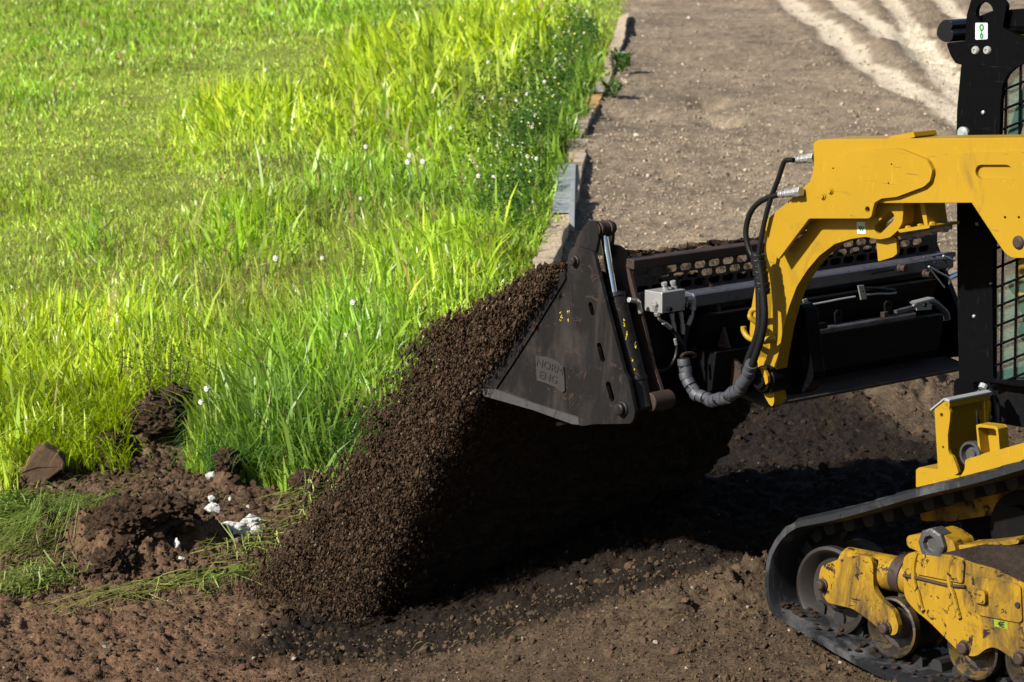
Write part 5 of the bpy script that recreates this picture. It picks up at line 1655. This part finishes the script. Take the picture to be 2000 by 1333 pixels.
def blades(n, name='grass', boxy=(-70, -15, 1240, 1010)):
    px = rng.uniform(boxy[0], boxy[2], n); py = rng.uniform(boxy[1], boxy[3], n)
    H = np.zeros(n); C = np.zeros((n, 3)); Wt = np.full(n, .30)
    H += .035 * Wt; C += HUE['lawn'] * Wt[:, None]
    for x, y, rx, ry, h, hue, w in PATCH:
        q = ((px - x) / rx) ** 2 + ((py - y) / ry) ** 2
        g = w * np.exp(-q * 2.0)
        H += g * h; C += g[:, None] * HUE[hue]; Wt += g
    H /= Wt; C /= Wt[:, None]
    tall = sstep(.08, .20, H)
    d = -ray(0, 0)[2]
    t = np.arctan(1)  # ground point of each pixel
    dz = cF[2] - cU[2] * (py - 666.5) / FPX
    dy = cF[1] - cU[1] * (py - 666.5) / FPX
    k = -CAMH / dz
    zz = 0
    for _ in range(12):
        k = (zz - CAMH) / dz
        zz = .5 * zz + .5 * basez((px - 1000) / FPX * k, dy * k)
    X = (px - 1000) / FPX * k; Y = dy * k
    X = X + rng.normal(0, .03, n); Y = Y + rng.normal(0, .12, n)
    m = dirt_mask(X, Y)
    keep = m < rng.normal(-.02, .03, n)
    # bare and thin spots, tufts
    tuft = fbm(X * 4.5, Y * 3.5, 3, 101)
    keep &= rng.random(n) < np.where(tall > .5, .55 + .9 * sstep(.35, .6, tuft), .95)
    keep &= ~((((px - 620) / 45) ** 2 + ((py - 235) / 26) ** 2 < 1) & (rng.random(n) < .7))
    X, Y, H, C, tall, px, py, tuft = [a[keep] for a in (X, Y, H, C, tall, px, py, tuft)]
    n = len(X)
    Z = height(X, Y) - .01
    H = H * rng.lognormal(-.05, .33, n) * (0.65 + .7 * tuft)
    H = np.clip(H, .02, .62)
    wd = np.clip(.0032 + .015 * H, .003, .0105) * rng.uniform(.6, 1.3, n) * np.clip(Y / 15, .9, 2.4)
    ang = rng.uniform(0, 2 * math.pi, n)
    bias = fbm(X * 1.4, Y * 1.0, 2, 121) * 6.0
    ang = np.where(rng.random(n) < .45, bias + rng.normal(0, .5, n), ang)
    lean = rng.beta(1.6, 3.0, n) * 1.15 * H
    lx, ly = np.cos(ang) * lean, np.sin(ang) * lean
    face = rng.uniform(0, math.pi, n); fx, fy = np.cos(face), np.sin(face)
    lv = np.array([0, .35, .7, 1.0]); wdt = np.array([.75, 1.0, .72, 0.0])
    V = np.zeros((n, 7, 3))
    j = 0
    for a, b in zip(lv, wdt):
        cx = X + lx * a ** 2; cy = Y + ly * a ** 2; cz = Z + H * (a - .30 * a ** 2.5 * np.clip(lean / H, 0, 1))
        if b > 0:
            V[:, j, 0] = cx - fx * wd * b; V[:, j, 1] = cy - fy * wd * b; V[:, j, 2] = cz
            V[:, j + 1, 0] = cx + fx * wd * b; V[:, j + 1, 1] = cy + fy * wd * b; V[:, j + 1, 2] = cz
            j += 2
        else:
            V[:, j, 0] = cx; V[:, j, 1] = cy; V[:, j, 2] = cz; j += 1
    F = np.array([[0, 1, 3], [0, 3, 2], [2, 3, 5], [2, 5, 4], [4, 5, 6]])
    F = F[None] + (np.arange(n) * 7)[:, None, None]
    val = rng.lognormal(0, .20, (n, 1))
    dry = (rng.random(n) < (.05 + .10 * (tall < .3)))[:, None]
    C = np.where(dry, HUE['dry'] * rng.uniform(.6, 1.1, (n, 1)), C * val)
    bl = (rng.random(n) < .16)[:, None]
    C = np.where(bl, C * .4 + HUE['deep'] * .7, C)
    clump = fbm(X * 2.2, Y * 1.3, 4, 131)[:, None]
    C = C * (.55 + 1.2 * clump)
    return V, F, np.clip(np.repeat(C, 7, 0), 0, .6), (X, Y)


V, F, C, _ = blades(180000)
o = np_mesh('grass', V.reshape(-1, 3), F.reshape(-1, 3), M['blade'], C)
top(o, 'bright green long and short grass covering the bank left of the soil', 'grass', kind='stuff')


# ripe seed heads standing over the grass
n = 1500
px_ = rng.uniform(0, 1080, n); py_ = rng.uniform(120, 880, n)
py_ = np.where(rng.random(n) < .5, rng.normal(560, 120, n), py_); px_ = np.where(rng.random(n) < .4, rng.normal(560, 170, n), px_)
g = np.array([gnd(a, b) for a, b in zip(px_, py_)]); ok = dirt_mask(g[:, 0], g[:, 1]) < -.12; g = g[ok]; n = len(g)
hz_ = rng.uniform(.14, .36, n)
P0_ = np.stack([g[:, 0], g[:, 1], height(g[:, 0], g[:, 1])], 1); tip_ = P0_ + np.stack([rng.normal(0, .05, n), rng.normal(0, .05, n), hz_], 1)
V = np.zeros((n, 4, 3)); wv = .0012 * np.clip(g[:, 1] / 14, 1, 2)
V[:, 0] = P0_ - np.stack([wv, 0 * wv, 0 * wv], 1); V[:, 1] = P0_ + np.stack([wv, 0 * wv, 0 * wv], 1); V[:, 3] = tip_ - np.stack([wv, 0 * wv, 0 * wv], 1) * .6; V[:, 2] = tip_ + np.stack([wv, 0 * wv, 0 * wv], 1) * .6
F = np.array([[0, 1, 2, 3]])[None] + (np.arange(n) * 4)[:, None, None]
o = np_mesh('seed_stalks', V.reshape(-1, 3), F.reshape(-1, 4), M['blade'], np.tile([[.16, .15, .05]], (n * 4, 1)))
top(o, 'thin straw coloured stalks of seeding grass standing in the bank', 'grass', kind='stuff')
k5 = np.repeat(np.arange(n), 5); tt = rng.uniform(.72, 1.02, len(k5))[:, None]
P = P0_[k5] * (1 - tt) + tip_[k5] * tt + rng.normal(0, .006, (len(k5), 3))
o = lumps('seed_heads', P, rng.uniform(.002, .0045, len(k5)) * np.clip(P[:, 1] / 14, 1, 1.8), np.array([[.17, .13, .06]]) * rng.uniform(.4, 1.5, (len(k5), 1)), M['grain'], 'oct')
top(o, 'loose brownish seed heads on the thin grass stalks', 'grass', kind='stuff')


# leafy low weeds: stems with small pointed leaves
def leaf_cloud(spots, name, label, cat='weeds', kind='stuff', group=None):
    Vs, Cs = [], []
    for (x, y, n, rx, ry, hh, size, col) in spots:
        a = rng.uniform(0, 2 * math.pi, n); rr_ = np.sqrt(rng.random(n))
        X = x + np.cos(a) * rr_ * rx; Y = y + np.sin(a) * rr_ * ry
        Z = height(X, Y) + hh * (rng.beta(1.8, 1.4, n)) * (1 - .55 * rr_ ** 2)
        s = size * rng.uniform(.6, 1.4, n)
        yaw = rng.uniform(0, 2 * math.pi, n); pit = rng.normal(.25, .4, n)
        dx, dy, dz = np.cos(yaw) * np.cos(pit), np.sin(yaw) * np.cos(pit), np.sin(pit)
        px_, py_ = -np.sin(yaw), np.cos(yaw)
        P = np.zeros((n, 5, 3))
        for k, (l_, w_) in enumerate(((0, 0), (.45, -.32), (.45, .32), (1, 0), (.5, 0))):
            P[:, k, 0] = X + dx * l_ * s + px_ * w_ * s; P[:, k, 1] = Y + dy * l_ * s + py_ * w_ * s
            P[:, k, 2] = Z + dz * l_ * s - (.06 * s if k == 4 else 0)
        Vs.append(P)
        c = np.array(col) * rng.lognormal(0, .3, (n, 1)); Cs.append(np.repeat(c, 5, 0))
    P = np.concatenate(Vs); n = len(P)
    F = np.array([[0, 1, 4], [1, 3, 4], [3, 2, 4], [2, 0, 4]])[None] + (np.arange(n) * 5)[:, None, None]
    o = np_mesh(name, P.reshape(-1, 3), F.reshape(-1, 3), M['blade'], np.clip(np.concatenate(Cs), 0, .6))
    return top(o, label, cat, group, kind)


spots = []
for k in range(150):      # the dark weed belt beside the edging boards
    t_ = rng.random()
    py_ = 60 + 420 * t_ ** 1.1
    bx = np.interp(py_, [0, 100, 180, 270, 330, 480, 520], [1212, 1180, 1150, 1105, 1072, 1050, 1020])
    px_ = bx - 20 - rng.exponential(55) - 10 * rng.random()
    g = gnd(px_, py_)
    spots.append((g[0], g[1], 120, .16, .3, .36 + .16 * rng.random(), .030 * (g[1] / 20) ** .5, [(.025, .065, .010), (.04, .09, .013), (.065, .115, .015)][k % 3]))
for k in range(46):       # leafy weeds above the cut bank
    px_ = rng.normal(320, 60); py_ = rng.uniform(720, 800) 
    g = gnd(px_, py_); spots.append((g[0], g[1], 42, .10, .14, .26, .020, [(.07, .12, .015), (.10, .13, .02), (.045, .09, .012)][k % 3]))
for k in range(30):
    px_ = rng.uniform(560, 800); py_ = rng.uniform(620, 800)
    g = gnd(px_, py_); spots.append((g[0], g[1], 26, .12, .14, .16, .028, [(.07, .15, .02), (.10, .18, .02), (.05, .12, .02)][k % 3]))
for k in range(120):
    px_ = rng.uniform(380, 1040); py_ = rng.uniform(330, 700)
    g = gnd(px_, py_); spots.append((g[0], g[1], 24, .14, .22, .13, .028, [(.07, .13, .02), (.14, .17, .03), (.045, .09, .02)][k % 3]))
leaf_cloud(spots, 'weeds', 'dark leafy weeds growing through the grass beside the boards')
# little pale flowers above the weed belt
n = 150
py_ = 90 + 380 * rng.random(n); bx = np.interp(py_, [0, 100, 180, 270, 330, 480, 520], [1212, 1180, 1150, 1105, 1072, 1050, 1020])
px_ = bx - 14 - rng.exponential(60, n)
g = np.array([gnd(a, b) for a, b in zip(px_, py_)])
P = np.stack([g[:, 0], g[:, 1], height(g[:, 0], g[:, 1]) + rng.uniform(.34, .52, n)], 1)
cc = np.where(rng.random((n, 1)) < .55, np.array([[.62, .60, .48]]), np.array([[.55, .45, .08]]))
o = lumps('weed_flowers', P, rng.uniform(.005, .009, n) * (P[:, 1] / 22), cc, M['pebble'], 'oct')
top(o, 'tiny white and yellow flowers on the dark weeds', 'flowers', kind='stuff')

# two leafy plants on the soil side of the boards, one dry spike
def leafy_plant(px, py, hpx, wpx, label, n=90, col=(.05, .11, .015)):
    g = gnd(px, py); k = FPX / g[1]; h = hpx / k; w = wpx / k / 2
    root = Epart('leafy_plant', None); root.location = (g[0], g[1], float(height(g[0], g[1])))
    top(root, label, 'plant', 'plants by the edging boards')
    bm = bmesh.new()
    for q in range(5):
        a = q * 1.3; add_tube(bm, [(0, 0, 0), (math.cos(a) * w * .3, math.sin(a) * w * .3, h * .5), (math.cos(a) * w * .6, math.sin(a) * w * .5, h * .9)], .006, 5, 3)
    bm_obj('stem', bm, M['stalk'], root)
    a = rng.uniform(0, 6.283, n); rr_ = np.sqrt(rng.random(n)); X = np.cos(a) * rr_ * w; Y = np.sin(a) * rr_ * w; Z = h * rng.beta(2, 1.3, n)
    s = .05 * rng.uniform(.7, 1.5, n) * (g[1] / 26); P = np.zeros((n, 5, 3)); yaw = a + rng.normal(0, .8, n); pit = rng.normal(.2, .4, n)
    for q, (l_, w_) in enumerate(((0, 0), (.45, -.3), (.45, .3), (1, 0), (.5, 0))):
        P[:, q, 0] = X + np.cos(yaw) * l_ * s - np.sin(yaw) * w_ * s; P[:, q, 1] = Y + np.sin(yaw) * l_ * s + np.cos(yaw) * w_ * s; P[:, q, 2] = Z + np.sin(pit) * l_ * s - (.07 * s if q == 4 else 0)
    F = np.array([[0, 1, 4], [1, 3, 4], [3, 2, 4], [2, 0, 4]])[None] + (np.arange(n) * 5)[:, None, None]
    c = np.repeat(np.array(col) * rng.lognormal(0, .3, (n, 1)), 5, 0)
    o = np_mesh('leaves', P.reshape(-1, 3), F.reshape(-1, 3), M['blade'], c); o.parent = root; o['kind'] = 'stuff'


leafy_plant(1213, 150, 46, 34, 'leafy green plant on the soil beside the farthest boards', 150)
leafy_plant(1196, 195, 30, 34, 'low leafy green plant on the soil beside the short orange board', 110)
p = gnd(1199, 165); bm = bmesh.new()
add_tube(bm, [(0, 0, 0), (-.01, 0, .15), (-.03, .01, .33)], .010, 6, 4, lambda t: .006 + .012 * math.sin(3.1 * t))
o = bm_obj('dry_spike', bm, M['rust'], None, smooth=True); o.location = (p[0], p[1], float(height(p[0], p[1])))
top(o, 'dry brown plant spike standing against the bent board', 'plant')


# tall dark weed stalks above the cut bank
def stalk(px, py, hpx, lean, label):
    g = gnd(px, py); k = FPX / g[1]; h = hpx / k
    root = Epart('weed_stalk', None); root.location = (g[0], g[1], float(height(g[0], g[1])))
    top(root, label, 'weed', 'tall dark weed stalks above the cut bank')
    bm = bmesh.new(); add_tube(bm, [(0, 0, 0), (lean * .4, 0, h * .5), (lean, 0, h)], .003, 5, 4); bm_obj('stem', bm, M['rust'], root)
    n = 26; t = rng.uniform(.35, 1, n); a = rng.uniform(0, 6.283, n)
    P = np.stack([lean * t ** 1.3 + np.cos(a) * .02 * (1.4 - t), np.sin(a) * .02 * (1.4 - t), h * t], 1)
    o = lumps('seed_buds', P, rng.uniform(.0035, .006, n), np.tile([[.05, .05, .015]], (n, 1)) * rng.uniform(.6, 1.6, (n, 1)), M['grain'], 'oct'); o.parent = root; o['kind'] = 'stuff'


for a, b, h, l_, lab in ((238, 808, 128, .01, 'tallest thin dark weed stalk, above the left end of the cut bank'), (330, 800, 120, .02, 'thin dark weed stalk rising over the leafy weeds in the middle of the bank'),
                         (300, 815, 90, -.03, 'short dark weed stalk leaning left between the two tall stalks'), (352, 810, 96, .05, 'dark weed stalk leaning right, next to the tall grass clump'),
                         (192, 830, 90, -.02, 'dark weed stalk standing in the bright grass above the brown rock')):
    stalk(a, b, h, l_, lab)

# dandelion clocks
HEADS = [(797, 317, 'left one of the pair standing together in the middle of the bank'), (827, 316, 'right one of the pair standing together in the middle of the bank'),
         (801, 304, 'directly behind the pair in the middle of the bank'), (487, 368, 'above the dark green tuft at the left'), (539, 505, 'left one of the two in the short grass below the tuft'),
         (630, 505, 'right one of the two in the short grass below the tuft'), (690, 591, 'right of the bare patch, halfway down the bank'), (404, 760, 'upper one over the tall grass clump by the cut bank'),
         (393, 786, 'lower one over the tall grass clump by the cut bank'), (945, 191, 'at the edge of the weed belt, beyond the tall bright grass'), (935, 344, 'left of the steel channel, in front of the weed belt'),
         (965, 347, 'nearest to the steel channel of those in the green grass'), (715, 287, 'behind the pair, at the foot of the tall bright grass'), (1030, 184, 'in the weed belt left of the orange board'),
         (1064, 160, 'in the weed belt left of the bent board'), (1010, 196, 'in the weed belt, leftmost beside the tall bright grass'), (954, 122, 'far off at the top of the tall bright grass'),
         (983, 104, 'farthest one, beside the end of the tall bright grass'), (1031, 306, 'lower left of the orange board in the weed belt'), (1048, 310, 'just left of the steel channel top'),
         (638, 126, 'far off on the mown lawn, right one'), (519, 137, 'far off on the mown lawn, left one'), (676, 655, 'in the shadowed grass left of the falling soil'), (705, 388, 'small one below the pair'), (881, 250, 'small one right of the hollow in the tall grass')]
head_me = None; stalk_me = None
for k, (a, b, lab) in enumerate(HEADS):
    zt = .20 if k in (3, 4, 5, 20, 21, 9) else .34
    g = gnd(a, b, zt)
    root = Epart('dandelion', None)
    z0 = float(height(g[0], g[1]))
    root.location = (g[0], g[1], z0); top(root, 'white dandelion ' + lab, 'dandelion', 'white dandelion clocks in the grass')
    if head_me is None:
        bm = bmesh.new(); bmesh.ops.create_icosphere(bm, subdivisions=3, radius=1.0)
        for i_, v in enumerate(bm.verts): v.co *= (1.0 if i_ % 2 else .62)
        hd = bm_obj('seed_head', bm, M['fluff'], root); head_me = hd.data
        bm = bmesh.new(); add_tube(bm, [(0, 0, 0), (.02, 0, .5), (0, 0, 1)], .004, 5, 3); stt = bm_obj('stem', bm, M['stalk'], root); stalk_me = stt.data
    else:
        hd = shared('seed_head', head_me, root); stt = shared('stem', stalk_me, root)
    hh = zt + basez(float(g[0]), float(g[1])) - z0
    big_ = .019 if k < 12 else .015
    hd.scale = [big_ * (g[1] / 22) ** .8 * (0.85 + .3 * rs.random())] * 3; hd.location = (0, 0, hh); stt.scale = (1, 1, max(.05, hh))

# cut grass lying on the turned soil, strand by strand
def strands(segs, name, label):
    Vs, Cs = [], []
    for (x0, y0, x1, y1, n, spread, lnm, col, lift) in segs:
        for q in range(n):
            t = rng.random(); px = x0 + (x1 - x0) * t + rng.normal(0, spread); py = y0 + (y1 - y0) * t + rng.normal(0, spread * .45)
            g = gnd(px, py); d = gnd(x1, y1) - gnd(x0, y0); a = math.atan2(d[1], d[0]) + rng.normal(0, .45 if lift < .1 else .9)
            ln_ = lnm * rng.uniform(.5, 1.3); w = .0021 * rng.uniform(.5, 1.5)
            bend = rng.normal(0, .5)
            pts = []
            for s in (0, .33, .66, 1):
                aa = a + bend * s
                pts.append((g[0] + math.cos(aa) * ln_ * (s - .5), g[1] + math.sin(aa) * ln_ * (s - .5)))
            xs = np.array([p[0] for p in pts]); ys = np.array([p[1] for p in pts]); zs = height(xs, ys) + .010 + lift * rng.random() + .03 * rng.random() * np.sin(np.linspace(0, math.pi, 4))
            nx, ny = -math.sin(a) * w, math.cos(a) * w
            P = []
            for i_, wd_ in enumerate((.5, 1, .8, .2)):
                P.append((xs[i_] - nx * wd_, ys[i_] - ny * wd_, zs[i_] + w * .9 * wd_)); P.append((xs[i_] + nx * wd_, ys[i_] + ny * wd_, zs[i_] - w * .9 * wd_))
            Vs.append(P); c = np.array(col) * rng.lognormal(0, .25); Cs.append(np.tile(c, (8, 1)))
    V = np.array(Vs); n = len(V)
    F = np.array([[0, 1, 3, 2], [2, 3, 5, 4], [4, 5, 7, 6]])[None] + (np.arange(n) * 8)[:, None, None]
    o = np_mesh(name, V.reshape(-1, 3), F.reshape(-1, 4), M['blade'], np.clip(np.concatenate(Cs), 0, .6))
    top(o, label, 'cut grass', kind='stuff')


G1, G2, G3 = (.15, .20, .05), (.24, .28, .08), (.24, .22, .09)
strands([(0, 1040, 120, 1010, 230, 26, .14, G1, .07), (0, 1100, 140, 1080, 420, 32, .13, G1, .09), (20, 1170, 110, 1140, 300, 26, .11, G1, .06), (60, 1045, 240, 1010, 380, 18, .10, G1, .07), (0, 1020, 70, 1000, 200, 20, .2, (.09, .15, .03), .05)],
        'cut_grass', 'fine heap of cut grass lying on the soil at the far left')
strands([(150, 1195, 520, 1110, 42, 5, .42, G2, .01), (260, 1172, 540, 1120, 40, 7, .40, G2, .01), (400, 1165, 560, 1105, 50, 16, .26, G1, .03), (430, 1110, 600, 1030, 60, 20, .30, G2, .05), (560, 1010, 640, 990, 40, 14, .26, G2, .08)],
        'grass_strands', 'long pale green strands of torn grass lying across the soil')
strands([(60, 1200, 600, 1200, 50, 30, .10, G3, .0), (200, 960, 560, 1000, 46, 16, .09, G3, .01), (120, 950, 320, 940, 24, 12, .10, G3, .01), (640, 1280, 1500, 1240, 30, 30, .07, G3, .0)],
        'straw', 'short dry straw pieces scattered on the soil')
# overhanging clump roots: long arching blades of the clump above the turned soil
def arch(n, x0, x1, y0, y1, col, lnm, lab, name):
    px = rng.uniform(x0, x1, n); py = rng.uniform(y0, y1, n)
    g = np.array([gnd(a, b) for a, b in zip(px, py)])
    a = rng.normal(-1.6, .8, n); H = lnm * rng.uniform(.5, 1.2, n); lean = H * rng.uniform(.35, 1.0, n)
    X, Y, Z = g[:, 0], g[:, 1], height(g[:, 0], g[:, 1]); w = rng.uniform(.0028, .0055, n); fa = a + math.pi / 2
    lv = np.linspace(0, 1, 7); V = np.zeros((n, 13, 3)); j = 0
    for s in lv:
        cx = X + np.cos(a) * lean * s ** 1.5; cy = Y + np.sin(a) * lean * s ** 1.5; cz = Z + H * (1.05 * s - .95 * s ** 2.6 * np.clip(lean / H, 0, 1) * .9)
        wd_ = w * (1 - s ** 2.2)
        if s < 1:
            for sg in (-1, 1):
                V[:, j, 0] = cx + sg * np.cos(fa) * wd_; V[:, j, 1] = cy + sg * np.sin(fa) * wd_; V[:, j, 2] = cz; j += 1
        else: V[:, j] = np.stack([cx, cy, cz], 1)
    Fq = []
    for q in range(5): Fq += [[2 * q, 2 * q + 1, 2 * q + 3], [2 * q, 2 * q + 3, 2 * q + 2]]
    Fq.append([10, 11, 12])
    F = np.array(Fq)[None] + (np.arange(n) * 13)[:, None, None]
    c = np.repeat(np.array(col) * rng.lognormal(0, .28, (n, 1)), 13, 0)
    o = np_mesh(name, V.reshape(-1, 3), F.reshape(-1, 3), M['blade'], np.clip(c, 0, .6)); top(o, lab, 'grass', kind='stuff')


arch(2600, 405, 740, 850, 940, (.085, .17, .03), .34, 'arching blue green grass clump hanging over the turned soil', 'grass_clump')
arch(1700, -40, 250, 780, 935, (.22, .29, .012), .30, 'bright upright grass at the edge of the cut bank', 'grass_fringe')
